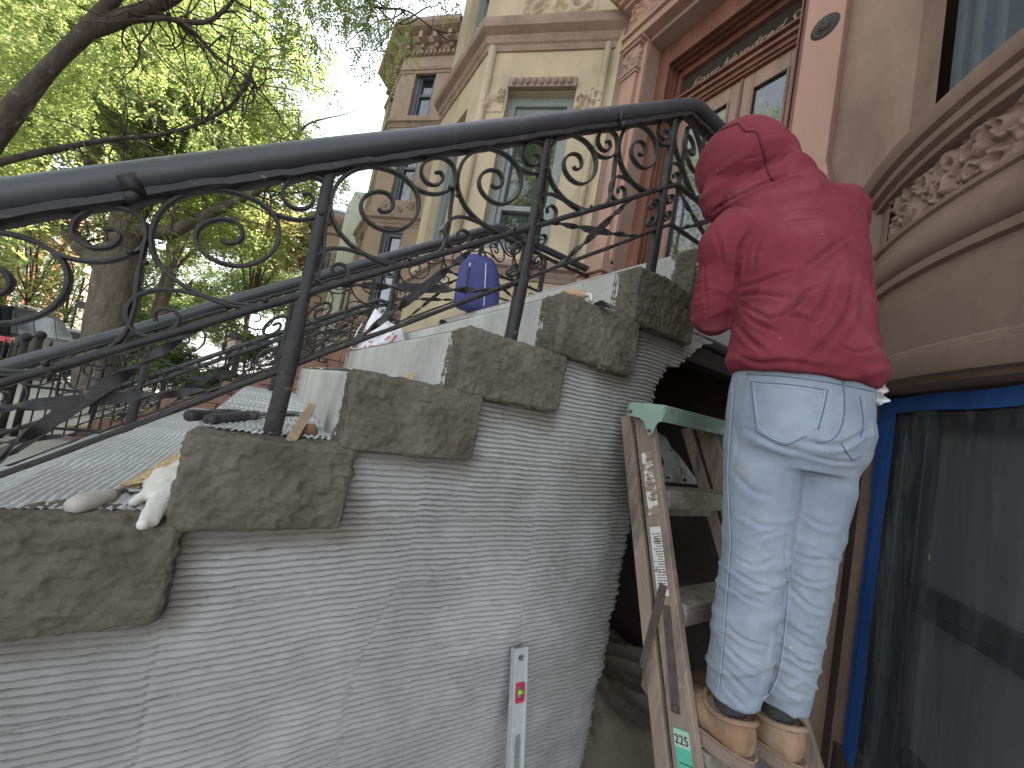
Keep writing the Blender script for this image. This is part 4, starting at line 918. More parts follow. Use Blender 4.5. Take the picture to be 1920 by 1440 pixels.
# ------------------------------------------------------------------ wooden stepladder, folded and leaned on the stoop
M['oldwood'] = mat('weathered_wood', (.25, .19, .15), var=.25, scale=14, rough=.85, bump=.6, bscale=60, stretch=(1, 1, .10), bdist=.004)
overlay(M['oldwood'], (.11, .08, .065), 10, .52, .66, 3., (1, 1, .15)); overlay(M['oldwood'], (.42, .39, .35), 24, .62, .72, 9., (1, 1, .3))
M['oldwoodx'] = mat('muddy_step_wood', (.25, .225, .185), var=.25, scale=14, rough=.9, bump=.6, bscale=50, stretch=(.12, 1, 1), bdist=.004)
overlay(M['oldwoodx'], (.16, .15, .125), 22, .5, .62, 3.)
M['greenpaint'] = mat('chipped_green_paint', (.235, .335, .27), var=.15, scale=8, rough=.5, bump=.4, bscale=50, bdist=.003)
overlay(M['greenpaint'], (.25, .19, .15), 13, .58, .64, 1.); overlay(M['greenpaint'], (.50, .52, .47), 20, .60, .68, 6.)
M['rust'] = mat('brown_steel', (.115, .085, .075), var=.3, scale=25, rough=.7, bump=.4, metal=.4)
M['galv'] = mat('mortar_splashed_steel', (.30, .31, .27), var=.2, scale=12, rough=.7, bump=.3, metal=.2); overlay(M['galv'], (.17, .16, .14), 14, .5, .65, 2.)
LX0, LX1, LT, LYT, LS = 1.09, 1.475, .027, .85, .437
LD = unit((0, -LS, -1)); LN = unit((0, -1, LS))           # down the ladder / its front normal
def LP(x, z, d=0): return np.array([x, LYT - (LT - z) * LS, z]) + LN * d
def lxl(z): return LX0 - .117 * (LT - z)
def lxr(z): return LX1 + .10 * (LT - z)
lad = thing('stepladder', 'weathered wooden stepladder with chipped green top leaned against the stoop', 'stepladder', tuple(LP(1.4, ZA)))
for fx, sg in ((lxl, 1), (lxr, -1)):
    g = MB(); a, b = LP(fx(.09), .09), LP(fx(ZA), ZA); g.obox((a + b) / 2, (b - a) / 2, np.array([.011, 0, 0]), LN * .036)
    st_ = obj('stile', g, M['oldwood'], lad, bevel=.003)
    a, b = LP(fx(.085) - .004, .085, -.072), LP(fx(ZA) - .004 * sg, ZA, -.066); g = MB(); g.obox((a + b) / 2, (b - a) / 2, np.array([.010, 0, 0]), LN * .021); obj('rear_stile', g, M['oldwood'], lad, bevel=.003)
    # edge moulding grooves on the outer face
    g = MB(); a, b = LP(fx(-.02) - .0116 * sg, -.02, .026), LP(fx(ZA) - .0116 * sg, ZA + .01, .026); g.obox((a + b) / 2, (b - a) / 2, np.array([.0012, 0, 0]), LN * .0035); obj('bead', g, M['oldwood'], st_)
SZ = [float(onP(px, py, (0, LYT - .05, LT), (0, 1, -LS))[2]) for px, py in ((1262, 922), (1292, 1136), (1338, 1412))]; SZ += [SZ[2] - .29, SZ[2] - .57]
print('steps', SZ)
for z in SZ:
    c0, c1 = LP(lxl(z) + .0115, z - .012), LP(lxr(z) - .0115, z - .012); g = MB(); g.obox((c0 + c1) / 2, (c1 - c0) / 2, (0, .046, 0), (0, 0, .012)); g.obox((c0 + c1) / 2 + np.array([0, -.040, -.022]), (c1 - c0) / 2 * .985, (0, .008, 0), (0, 0, .020))
    obj('step', g, M['oldwoodx'], lad, bevel=.003)
    c0, c1 = LP(lxl(z) + .010, z - .055, -.072), LP(lxr(z) - .010, z - .055, -.072); g = MB(); g.obox((c0 + c1) / 2, (c1 - c0) / 2, (0, .009, 0), (0, 0, .018)); obj('rear_brace', g, M['oldwoodx'], lad, bevel=.002)
# pressed green top
g = MB(); zt = .100
g.obox(np.array([(LX0 + LX1) / 2, LYT - .015, zt]), ((LX1 - LX0) / 2 + .03, 0, 0), (0, .068, 0), (0, 0, .004))
g.obox(np.array([(LX0 + LX1) / 2, LYT - .081, zt - .024]), ((LX1 - LX0) / 2 + .03, 0, 0), (0, .0025, 0), (0, -.004, .026))
for x, s_ in ((LX0 - .03, -1), (LX1 + .03, 1)):
    pl = [(-.080, 0), (.055, 0), (.062, -.012), (.058, -.046), (.010, -.048), (-.012, -.058), (-.036, -.10), (-.048, -.10), (-.066, -.056), (-.080, -.050)]
    g.prism(pl, (x - .0025, LYT, zt), (0, 1, 0), (0, 0, 1), (.005, 0, 0))
top = obj('top_cap', g, M['greenpaint'], lad, bevel=.003)
for yy, zz in ((.045, zt - .03), (-.042, zt - .085)):
    g = MB(); g.ball((LX0 - .034, LYT + yy, zz), .0065, 8, 6); obj('rivet', g, M['rust'], top, smooth=True)
# spreader, folded into a V on the near stile, with its rivets
def flat(p, q, w): g = MB(); d = unit(q - p); e = unit(np.cross(d, (1, 0, 0))); g.obox((p + q) / 2, (q - p) / 2, np.cross(e, d) * .0015, e * w / 2); return g
sa, sb, sc_ = onX(1240, 1112, lxl(-.42) - .016), onX(1206, 1248, lxl(-.55) - .018), onX(1266, 1328, lxl(-.66) - .014)
obj('spreader', flat(sa + (sa - sb) * .12, sb, .024), M['rust'], lad, bevel=.001); obj('spreader', flat(onX(1249, 1135, lxl(-.45) - .0135), sc_ + (sc_ - sa) * .04, .024), M['rust'], lad, bevel=.001)
for p in (sa, sb, sc_): g = MB(); g.ball(p + np.array([-.003, 0, 0]), (.004, .008, .008), 8, 6); obj('rivet', g, M['rust'], lad, smooth=True)
# pail shelf plate with slots, folded up between the stiles
A, B = np.meshgrid(np.linspace(0, 1, 90), np.linspace(0, 1, 90), indexing='ij'); topl = np.interp(A, [0, .3, .42, .5, .62, .8, 1], [.96, 1, .93, .72, .62, .42, .12])
ux = LX0 + .02 + A * .30; uz = -.150 + B * topl * .165; yy = LYT + .030 - (LT - uz) * LS * .6 + .004 * np.sin(A * 9)
P = np.stack([ux, yy, uz], -1); mb = MB(); mb.grid(P); F_ = []
for q, f in zip([None] * 0, []): pass
c = P[:-1, :-1].reshape(-1, 3); keep = np.ones(len(c), bool)
for hx, hz, rx, rz in ((.075, -.085, .030, .026), (.145, -.040, .008, .005), (.165, -.028, .006, .007), (.205, -.105, .007, .018), (.225, -.138, .018, .006), (.12, -.135, .014, .004)):
    keep &= ((c[:, 0] - LX0 - .02 - hx) / rx) ** 2 + ((c[:, 2] - hz) / rz) ** 2 > 1
mb.f = [f for f, k in zip(mb.f, keep) if k]
sh = obj('pail_shelf', mb, M['galv'], lad, smooth=True); md = sh.modifiers.new('thickness', 'SOLIDIFY'); md.thickness = .003
# paper labels and the duty-rating sticker on the near stile
M['paper'] = mat('worn_paper_label', (.62, .60, .56), var=.08, scale=10, rough=.8, bump=.2); overlay(M['paper'], (.27, .20, .16), 36, .47, .53, 2.)
M['paper2'] = mat('paper_label', (.60, .585, .54), var=.08, scale=10, rough=.8, bump=.2); overlay(M['paper2'], (.27, .20, .16), 30, .55, .62, 5.)
M['sticker'] = mat('green_sticker', (.10, .43, .30), var=.15, scale=12, rough=.4, bump=.1); overlay(M['sticker'], (.35, .42, .36), 25, .60, .68, 1.)
M['ink'] = plain('black_ink', (.02, .02, .022), .6); M['stickertop'] = plain('pale_sticker_header', (.42, .56, .44), .4)
def side_plate(z0, z1, d0, d1, m, name, par, e=.0125, th=.0006):
    zm = (z0 + z1) / 2; a, b = LP(lxl(zm) - e, zm, (d0 + d1) / 2), LP(lxl(z1), z1) - LP(lxl(z0), z0); g = MB(); g.obox(a, (th, 0, 0), b / 2, LN * (d1 - d0) / 2); return obj(name, g, m, par)
p1_ = side_plate(-.235, -.055, -.020, .018, M['paper'], 'worn_label', lad); p2_ = side_plate(-.43, -.265, -.022, .016, M['paper2'], 'instruction_label', lad)
rs = np.random.RandomState(8)
def lines(z0, z1, d0, d1, par, n, m=None):
    g = MB(); bb = unit(LP(0, 0) - LP(0, -1))
    for z in np.linspace(z1 - .008, z0 + .006, n):
        w = rs.uniform(.55, 1) * (d1 - d0) * .86; s_ = d1 - .002 - w; k = s_
        while k < d1 - .003:
            l = rs.uniform(.003, .010); g.obox(LP(lxl(z) - .0135, z, min(k + l / 2, d1 - .002)), (.0002, 0, 0), bb * .0011, LN * l / 2); k += l + .0018
    obj('print', g, m or M['ink'], par)
lines(-.42, -.275, -.022, .016, p2_, 22); lines(-.20, -.07, -.02, .018, p1_, 9)
s1 = side_plate(-1.05, -.69, -.022, .022, M['sticker'], 'rating_sticker', lad); side_plate(-.722, -.692, -.021, .021, M['stickertop'], 'header', s1, .0133, .0004)
tx = text_mb('225', .026, LP(lxl(-.716) - .0146, -.716, -.019), LN, -LD, .0006); obj('number', tx, M['ink'], s1)
lines(-1.0, -.74, -.020, .020, s1, 15)

# ------------------------------------------------------------------ the worker
from mathutils.bvhtree import BVHTree
M['skin'] = mat('skin', (.42, .25, .18), var=.06, scale=20, rough=.55, bump=.1)
M['hoodie'] = mat('red_jersey', (.165, .026, .039), var=.12, scale=7, rough=.92, bump=.25, bscale=420, spec=.2, bdist=.001)
overlay(M['hoodie'], (.225, .055, .068), 4.5, .50, .74, 3.); overlay(M['hoodie'], (.10, .015, .024), 5.0, .56, .80, 15.); overlay(M['hoodie'], (.42, .20, .20), 60, .70, .74, 8.)
M['jean'] = mat('faded_denim', (.215, .255, .31), var=.16, scale=7, rough=.9, bump=.45, bscale=420, spec=.15, bdist=.0012)
overlay(M['jean'], (.34, .37, .40), 4.5, .42, .82, 3.); overlay(M['jean'], (.16, .205, .285), 5.0, .54, .84, 23.); overlay(M['jean'], (.34, .285, .22), 5.5, .61, .78, 11.); overlay(M['jean'], (.47, .46, .43), 55, .68, .73, 31.)
M['stitch'] = plain('denim_seam', (.30, .36, .44), .9); M['stitchdk'] = plain('dark_denim_seam', (.11, .15, .21), .9)
M['suede'] = mat('tan_work_boot', (.25, .155, .095), var=.25, scale=12, rough=.85, bump=.3, bscale=90); overlay(M['suede'], (.34, .25, .165), 9, .52, .70, 4.)
M['sole'] = mat('dusty_sole', (.22, .155, .125), var=.2, scale=12, rough=.85, bump=.4); M['sock'] = plain('dark_sock', (.05, .048, .05), .95)
M['seamred'] = plain('dark_red_seam', (.09, .010, .018), .95)
FA = rad(30); FW = np.array([math.sin(FA), math.cos(FA), 0]); LF = np.array([-math.cos(FA), math.sin(FA), 0]); UP = np.array([0, 0, 1.])
def J(px, py, r): return onR(px, py, r)
pel, wai, che = J(1500, 800, 1.20), J(1503, 700, 1.20), J(1497, 520, 1.235)
SLf, SRt = J(1375, 430, 1.175), J(1572, 395, 1.32); shc = (SLf + SRt) / 2 + UP * .015
hd = J(1386, 318, 1.34)
EL, WL = J(1338, 587, 1.20), J(1334, 530, 1.40)
HDL = WL + unit(np.array([.35, .75, -.15])) * .06
ER = SRt + FW * .17 - UP * .22 + LF * .02; WR = ER + unit(J(1405, 535, 1.62) - ER) * .25
HL, HR = J(1436, 812, 1.17), J(1540, 815, 1.245)
zb = SZ[2] + .001
HEEL = []
for hp, fx in (((1388, 1456), .03), ((1492, 1458), .10)):
    he = onZ(*hp, zb)
    if not HEEL: he[0] = max(he[0], lxl(zb) + .060)
    HEEL.append((he, he + unit(np.array([fx, 1, 0])) * .27))
KL, KR = J(1412, 1055, 1.155), J(1500, 1060, 1.235)
AL, AR = [he + unit(to - he) * .050 + UP * .135 for he, to in HEEL]
def ring(c, u, v, a, b, n=20, sq=1.0):
    t = np.linspace(0, 2 * math.pi, n, endpoint=False); return c + (np.sign(np.cos(t)) * np.abs(np.cos(t)) ** sq * a)[:, None] * u + (np.sign(np.sin(t)) * np.abs(np.sin(t)) ** sq * b)[:, None] * v
def limbloft(mb, pts, rr, n=14, sub=5):
    q = smooth_pts(pts, sub); r = smooth_pts(np.array(rr, float)[:, None] * np.ones(3), sub)[:, 0]; mb.tube(q, np.maximum(r, .002), n); return q
def fuse(name, mb, m, voxel, parent=None, smooth_n=4, org=None, disp=None):
    """fuse overlapping lofts into one continuous skin"""
    o = obj(name, mb, m, parent, org); md = o.modifiers.new('r', 'REMESH'); md.mode = 'VOXEL'; md.voxel_size = voxel
    dg = bpy.context.evaluated_depsgraph_get(); me = bpy.data.meshes.new_from_object(o.evaluated_get(dg)); o.modifiers.clear(); old = o.data; o.data = me; bpy.data.meshes.remove(old)
    if not me.materials: me.materials.append(m)
    b = bmesh.new(); b.from_mesh(me)
    for _ in range(smooth_n): bmesh.ops.smooth_vert(b, verts=b.verts, factor=.5, use_axis_x=True, use_axis_y=True, use_axis_z=True)
    b.normal_update(); og = ORG[o.name]
    if disp:
        V = np.array([v.co for v in b.verts]) + og; N = np.array([v.normal for v in b.verts]); D = disp(V, N)
        for v, c in zip(b.verts, V + N * D[:, None] - og): v.co = c
        bmesh.ops.smooth_vert(b, verts=b.verts, factor=.25, use_axis_x=True, use_axis_y=True, use_axis_z=True)
    b.to_mesh(me); b.free(); me.shade_smooth(); return o
def hand(mb, w, d, pn, sp, curl=.5, s=1.0):
    """w wrist, d finger direction, pn palm normal (towards what is held), sp the thumb side"""
    d, pn = unit(d), unit(pn); sp = unit(sp - d * np.dot(sp, d)); pn = unit(np.cross(d, sp)) * (1 if np.dot(np.cross(d, sp), pn) > 0 else -1)
    mb.loft([ring(w + d * t * s, sp, pn, a * s, b * s, 12) for t, a, b in ((-.02, .026, .02), (0, .027, .019), (.03, .037, .016), (.065, .042, .015), (.088, .040, .012), (.094, .034, .008))])
    for k, (off, L, r) in enumerate(((.029, .072, .0086), (.010, .081, .009), (-.010, .075, .0086), (-.028, .058, .0076))):
        p = [w + (d * .075 + sp * off) * s]; a = 0
        for f, c in ((.25, .0), (.42, .75), (.32, .9), (.26, .5)): a += curl * c; p.append(p[-1] + (d * math.cos(a) + pn * math.sin(a) + sp * off * .15) * L * f * s)
        mb.tube(smooth_pts(p, 3), np.linspace(r, r * .72, 13) * s, 9)
    p = [w + (d * .018 + sp * .026) * s, w + (d * .045 + sp * .050 + pn * .012) * s, w + (d * .068 + sp * .052 + pn * .026) * s, w + (d * .088 + sp * .046 + pn * .036) * s]
    mb.tube(smooth_pts(p, 3), np.linspace(.0125, .008, 10) * s, 9)
# body: one continuous skin under the clothes
HFv = unit(np.array([1.30, 1.02, .62]) - hd); HUp = unit(UP - HFv * UP.dot(HFv)); HS = np.cross(HFv, HUp)
b = MB()
b.loft([ring(pel - UP * .09, LF, FW, .13, .09), ring(pel, LF, FW, .155, .11), ring(wai, LF, FW, .135, .09), ring(che, LF, FW, .15, .10), ring(shc - UP * .05, unit(SLf - SRt), FW, .155, .09), ring(shc + UP * .02, unit(SLf - SRt), FW, .07, .06)])
nk = shc + UP * .01; b.loft([ring(nk - UP * .02, HS, FW, .062, .062), ring((nk + hd) / 2, HS, HFv, .056, .060), ring(hd - HUp * .05, HS, HFv, .056, .062)])
hr_ = []
for t, a, bb, off in ((-.115, .022, .030, .045), (-.105, .042, .048, .038), (-.08, .058, .070, .022), (-.04, .066, .084, .010), (0, .071, .092, .0), (.04, .073, .094, -.006), (.08, .064, .082, -.008), (.105, .042, .055, -.008), (.118, .014, .02, -.008)): hr_.append(ring(hd + HUp * t + HFv * off, HS, HFv, a, bb, 20))
b.loft(hr_)
b.loft([ring(hd + HUp * z + HFv * y, HS, HUp, a, .010, 8) for z, y, a in ((.012, .080, .008), (-.012, .102, .010), (-.030, .112, .016), (-.040, .092, .016))])           # nose
for z, a in ((-.060, .022), (-.071, .020)): b.ball(hd + HUp * z + HFv * .092, (a, .012, .006) if False else .010, 10, 6); b.tube([hd + HUp * z + HFv * .088 + HS * s_ for s_ in (-a, -a / 2, 0, a / 2, a)], [.003, .006, .007, .006, .003], 8)
b.tube([hd + HUp * .026 + HFv * (.088 - abs(s_) * .35) + HS * s_ for s_ in (-.05, -.025, 0, .025, .05)], [.005, .008, .006, .008, .005], 8)   # brow
for s_ in (-1, 1):
    b.tube([hd + HS * s_ * .074 + HUp * z + HFv * y for z, y in ((-.035, -.002), (-.02, -.016), (.012, -.020), (.028, -.008), (.020, .004), (-.01, .002))], .0075, 8)
limbloft(b, [SLf, (SLf + EL) / 2, EL, (EL + WL) / 2, WL], [.055, .048, .040, .037, .027]); limbloft(b, [SRt, (SRt + ER) / 2, ER, (ER + WR) / 2, WR], [.055, .048, .040, .037, .027])
dL = unit(J(1337, 498, 1.52) - WL); hand(b, WL + dL * .01, dL, np.array([.8, .3, -.4]), np.array([-.2, .3, 1.]), .55)
dR = unit(J(1395, 525, 1.70) - WR); hand(b, WR + dR * .01, dR, FW - LF * .5, UP, .7)
for h_, k_, a_ in ((HL, KL, AL), (HR, KR, AR)): limbloft(b, [h_, (h_ + k_) / 2, k_, (k_ * .6 + a_ * .4), a_, a_ - UP * .04], [.080, .066, .050, .050, .034, .036])
person = fuse('person', b, M['skin'], .0045, None, 2, org=(1.28, .5, SZ[2]))
tag(person, 'person in red hooded top and faded jeans standing on the ladder, back turned', 'person')
for s_ in (-1, 1):
    g = MB(); g.ball(hd + HUp * .010 + HFv * .080 + HS * s_ * .031, .0125, 12, 8); obj('eye', g, plain('eye_white', (.6, .58, .55), .2) if s_ < 0 else bpy.data.materials['eye_white'], person, smooth=True)
# hooded top
h = MB()
Us = unit(SLf - SRt)
rings = []
for py, cx, r, a, bb, w in ((716, 1500, 1.20, .166, .124, 0), (696, 1501, 1.20, .180, .138, 0), (668, 1503, 1.205, .176, .134, 0), (630, 1502, 1.21, .168, .126, 0), (570, 1501, 1.225, .166, .122, .2), (510, 1496, 1.235, .168, .120, .5), (460, 1488, 1.245, .178, .118, .8), (425, 1481, 1.25, .184, .110, 1), (398, 1476, 1.25, .168, .098, 1), (374, 1470, 1.25, .120, .088, 1), (352, 1455, 1.26, .088, .082, 1)):
    u = unit(LF * (1 - w) + Us * w); rings.append(ring(J(cx, py, r), u, unit(FW - u * FW.dot(u)), a, bb, 26, .92))
h.loft(rings)
limbloft(h, [SLf + UP * .0 - Us * .03, SLf + Us * .012 - UP * .05, (SLf + EL) / 2, EL + UP * .02, EL - UP * .012, (EL * .6 + WL * .4) - UP * .012, (EL * .2 + WL * .8), WL], [.074, .074, .066, .062, .058, .056, .047, .040])
limbloft(h, [SRt + Us * .04, SRt - Us * .004 - UP * .03, (SRt + ER) / 2, ER + UP * .01, (ER + WR) / 2, WR], [.078, .072, .062, .057, .052, .040])
# hood: two shells give it a rim; open towards the face
for rr, th in ((1.0, 0),):
    hb_ = []
    for t, a, bb, off in ((-.165, .055, .06, -.022), (-.14, .090, .096, -.018), (-.10, .108, .112, -.008), (-.05, .116, .122, .0), (0, .120, .126, .002), (.05, .114, .122, .004), (.09, .094, .104, .012), (.12, .060, .072, .022), (.137, .022, .03, .026)):
        c_ = hd + HUp * t * 1.08 + HFv * (off - .012); hb_.append(ring(c_, HS, HFv, a * 1.10, bb * 1.10, 24))
    h.loft(hb_)
h.ball(J(1362, 372, 1.285), .080, 16, 10); h.ball(J(1400, 372, 1.27), .085, 16, 10)
c0 = hd - HUp * .10 - HFv * .03; c1 = shc + UP * .030 + FW * .0 + Us * .02
h.loft([ring(c0, HS, HFv, .122, .116, 20), ring(c0 * .6 + c1 * .4, Us, FW, .122, .108, 20), ring(c1 - UP * .01, Us, FW, .128, .098, 20), ring(c1 - UP * .05, Us, FW, .14, .09, 20)])
def folds(V, N):
    s = (V - shc) @ LF; z = (V - shc) @ UP; y = (V - shc) @ FW
    torso = sstep(-.10, -.22, z); body = 1 - sstep(.02, .06, z)
    q = np.stack([s + .2 * y, z, y * .5], -1); wv = .07 * vn(q, 5, 3)
    diag = (z * .80 - s * .60) + wv; al = (z * .6 + s * .8)
    f1 = np.exp(-(vn(np.stack([diag * 13, al * 2.2, y * 3], -1), 1.0, 5) / .22) ** 2) * 1.5 - .5 + .6 * vn(np.stack([diag * 7, al * 2, y * 3], -1), 1.0, 55)
    f2 = np.exp(-(vn(np.stack([(z * .95 + s * .25 + wv) * 22, s * 4.0, y * 4], -1), 1.0, 9) / .2) ** 2) * 1.6 - .5
    low = sstep(-.22, -.48, z)
    left = sstep(-.02, .14, s)
    d = .0026 * f1 * (.40 + .60 * torso) * body + .0030 * f2 * (low + .6 * left * torso) * body
    hz = sstep(.03, .07, z)
    d += hz * (.0045 * (1 - np.abs(vn(np.stack([(z + s * .5) * 20, s * 5, y * 5], -1), 1, 13)) * 2) * (1 - .75 * sstep(.14, .22, z)))
    hem = 0 * np.exp(-((z - ((J(1503, 706, 1.2) - shc) @ UP)) / .02) ** 2); d += hem * .006 * np.sin(s * 55 + y * 30)
    return d + .0016 * vn(V, 28, 17)
hoodie = fuse('hooded_top', h, M['hoodie'], .0048, person, 4, disp=folds)
# open the hood over the face
bmx = bmesh.new(); bmx.from_mesh(hoodie.data); og = ORG[hoodie.name]; kill = []
for f in bmx.faces:
    c = np.array(f.calc_center_median()) + og - hd
    if c @ HFv > .058 and abs(c @ HS) < .088 and -.13 < c @ HUp < .10: kill.append(f)
bmesh.ops.delete(bmx, geom=kill, context='FACES'); bmx.to_mesh(hoodie.data); bmx.free(); hoodie.data.shade_smooth()
# jeans
jn = MB()
jr = []
for py, cx, r, a, bb in ((690, 1500, 1.21, .155, .115), (715, 1499, 1.21, .158, .118), (750, 1496, 1.208, .162, .122), (800, 1492, 1.206, .164, .124), (850, 1488, 1.206, .160, .120), (880, 1486, 1.21, .140, .105)): jr.append(ring(J(cx, py, r), LF, FW, a, bb, 26, .9))
jn.loft(jr)
for c in (HL, HR): jn.ball(c - FW * .032 + UP * .010, (.082, .082, .088), 14, 10)
for h_, k_, a_ in ((HL, KL, AL), (HR, KR, AR)):
    limbloft(jn, [h_ + UP * .04, h_ - UP * .03, (h_ * .55 + k_ * .45), k_ + UP * .03, k_ - UP * .05, k_ * .55 + a_ * .45, k_ * .2 + a_ * .8, a_ + UP * .022, a_ - UP * .002], [.090, .092, .083, .073, .070, .068, .063, .061, .060], 18)
def denim(V, N):
    d = np.zeros(len(V))
    for h_, k_, a_, sg in ((HL, KL, AL, 1), (HR, KR, AR, -1)):
        ax = unit(k_ - h_); zz = V[:, 2]; near = np.hypot(*(V - (h_ + (a_ - h_) * np.clip((h_[2] - zz) / (h_[2] - a_[2]), 0, 1)[:, None]))[:, :2].T) < .13
        s = (V - h_) @ LF; y = (V - h_) @ FW; wv = .02 * vn(V, 9, 4)
        f = np.exp(-(vn(np.stack([(zz + .42 * sg * s * (1 if sg > 0 else .9) + .15 * y + wv) * 21, s * 4.5, y * 4.5], -1), 1.0, 21 + sg) / .2) ** 2) * 1.6 - .5
        g_ = 1 - np.abs(vn(np.stack([(zz - .5 * s + wv) * 34, s * 9, y * 9], -1), 1.0, 33 + sg)) * 2
        amt = sstep(k_[2] + .22, k_[2] + .02, zz); thigh = 1 - sstep(h_[2] - .14, h_[2] - .02, zz)
        lowr = sstep(a_[2] + .20, a_[2] + .05, zz)
        d += np.where(near, (.0020 * f * (amt + .32 * thigh) + .0014 * g_ * amt + .0015 * f * lowr), 0)
    und = np.exp(-((V[:, 2] - (HL[2] - .055)) / .028) ** 2) * ((V - pel) @ FW < 0); d -= .008 * und
    return d + .0012 * vn(V, 40, 8)
jeans = fuse('jeans', jn, M['jean'], .0048, person, 4, disp=denim)

def press(o, T0, curves):
    """folds worked into the cloth along traced creases: a groove with a crest below it"""
    me = o.data; og = ORG[o.name]; n = len(me.vertices); V = np.zeros(n * 3); me.vertices.foreach_get('co', V); V = V.reshape(-1, 3) + og
    N = np.zeros(n * 3); me.vertices.foreach_get('normal', N); N = N.reshape(-1, 3); D = np.zeros(n)
    for pts, A, w in curves:
        q = smooth_pts(np.array([(a, b_, 0) for a, b_ in pts], float), 8); out = []
        for p in q:
            v = ray(p[0], p[1]); hit = T0.ray_cast(Vector(-og), Vector(unit(v)))
            if hit[0] is not None: out.append(np.array(hit[0]) + og)
        if len(out) < 3: continue
        C = np.array(out); e = np.linspace(0, 1, len(C)); amp = np.sin(np.clip(e, .04, .96) * math.pi) ** .6
        bb = (V > C.min(0) - 4 * w - .02).all(1) & (V < C.max(0) + 4 * w + .02).all(1); idx = np.where(bb)[0]
        d = np.linalg.norm(V[idx][:, None] - C[None], axis=2); k = d.argmin(1); dd = d.min(1); up = (V[idx] - C[k])[:, 2]
        sgn = dd * np.sign(up)
        D[idx] += A * amp[k] * (-np.exp(-(dd / (w * .55)) ** 2) + .85 * np.exp(-((sgn + 1.25 * w) / w) ** 2) * np.exp(-(dd / (2.4 * w)) ** 2) + .45 * np.exp(-((sgn - 1.2 * w) / w) ** 2) * np.exp(-(dd / (2.4 * w)) ** 2))
    V = V + N * D[:, None] - og; me.vertices.foreach_set('co', V.ravel()); me.update()
TOPF = [([(1380, 540), (1420, 530), (1453, 517), (1493, 507)], .010, .009), ([(1385, 557), (1423, 552), (1480, 560)], .008, .009), ([(1383, 568), (1415, 585), (1447, 597), (1487, 577), (1513, 547), (1543, 537)], .012, .010),
 ([(1467, 597), (1497, 595), (1530, 604)], .009, .009), ([(1390, 580), (1420, 607), (1455, 622)], .009, .009), ([(1378, 607), (1407, 637), (1437, 662)], .010, .010), ([(1573, 495), (1547, 563), (1513, 613), (1490, 667)], .009, .013),
 ([(1605, 510), (1587, 590), (1545, 645), (1500, 690)], .009, .014), ([(1451, 408), (1499, 394), (1551, 398)], .006, .007), ([(1457, 421), (1500, 414), (1535, 410)], .005, .007), ([(1561, 352), (1585, 362), (1603, 381)], .006, .008),
 ([(1592, 440), (1540, 477), (1510, 503)], .007, .010), ([(1405, 437), (1388, 462), (1382, 500), (1384, 540)], .011, .010), ([(1430, 440), (1418, 470), (1413, 500)], .006, .009),
 ([(1392, 300), (1430, 292)], .004, .008), ([(1335, 400), (1349, 388), (1397, 362), (1445, 340), (1490, 326)], .009, .009), ([(1318, 470), (1322, 530), (1328, 600)], .005, .008), ([(1372, 660), (1420, 680), (1480, 678), (1540, 690)], .008, .010), ([(1460, 345), (1490, 335), (1510, 338)], .006, .007), ([(1560, 640), (1600, 660), (1645, 655)], .008, .010), ([(1340, 430), (1352, 470), (1356, 520)], .005, .009)]
JNF = [([(1366, 1040), (1413, 1060), (1460, 1047)], .006, .007), ([(1366, 1064), (1413, 1093), (1456, 1107)], .007, .008), ([(1366, 1098), (1400, 1122), (1440, 1136)], .005, .007), ([(1356, 1170), (1397, 1200), (1440, 1213)], .006, .008), ([(1354, 1205), (1393, 1243), (1424, 1262)], .007, .008),
 ([(1350, 1245), (1390, 1287), (1414, 1312)], .006, .008), ([(1372, 1022), (1430, 1003), (1475, 992)], .005, .008), ([(1470, 1030), (1513, 1047), (1570, 1053)], .006, .008), ([(1476, 1068), (1520, 1093), (1567, 1087)], .006, .007), ([(1478, 1100), (1520, 1137), (1563, 1150)], .007, .008),
 ([(1474, 1165), (1515, 1178), (1560, 1178)], .004, .006), ([(1474, 1187), (1513, 1213), (1552, 1220)], .007, .008), ([(1466, 1217), (1507, 1243), (1547, 1250)], .008, .008), ([(1450, 1270), (1480, 1295), (1515, 1305)], .006, .008), ([(1505, 828), (1573, 834), (1630, 805)], .010, .010),
 ([(1505, 850), (1563, 864), (1615, 868)], .006, .008), ([(1400, 806), (1467, 838), (1507, 848)], .007, .011), ([(1380, 960), (1430, 985), (1480, 985)], .004, .010), ([(1500, 960), (1540, 985), (1580, 985)], .004, .009), ([(1360, 1290), (1385, 1315), (1400, 1330)], .005, .007), ([(1372, 880), (1410, 920), (1450, 930)], .004, .012)]
press(hoodie, BVHTree.FromPolygons([tuple(v.co) for v in hoodie.data.vertices], [tuple(p.vertices) for p in hoodie.data.polygons]), TOPF)
press(jeans, BVHTree.FromPolygons([tuple(v.co) for v in jeans.data.vertices], [tuple(p.vertices) for p in jeans.data.polygons]), JNF)
def bvh(o):
    b = bmesh.new(); b.from_mesh(o.data); t = BVHTree.FromBMesh(b); b.free(); return t
def trace(o, pts, n=10, lift=.0012):
    """a line drawn on the cloth along the given sight lines"""
    T = bvh(o); og = ORG[o.name]; q = smooth_pts(np.array([(a, b_, 0) for a, b_ in pts], float), n); out = []
    for p in q:
        v = ray(p[0], p[1]); hit = T.ray_cast(Vector(-og), Vector(unit(v)))
        if hit[0] is not None: out.append(np.array(hit[0]) + og + np.array(hit[1]) * lift)
    return np.array(out) if len(out) > 3 else None
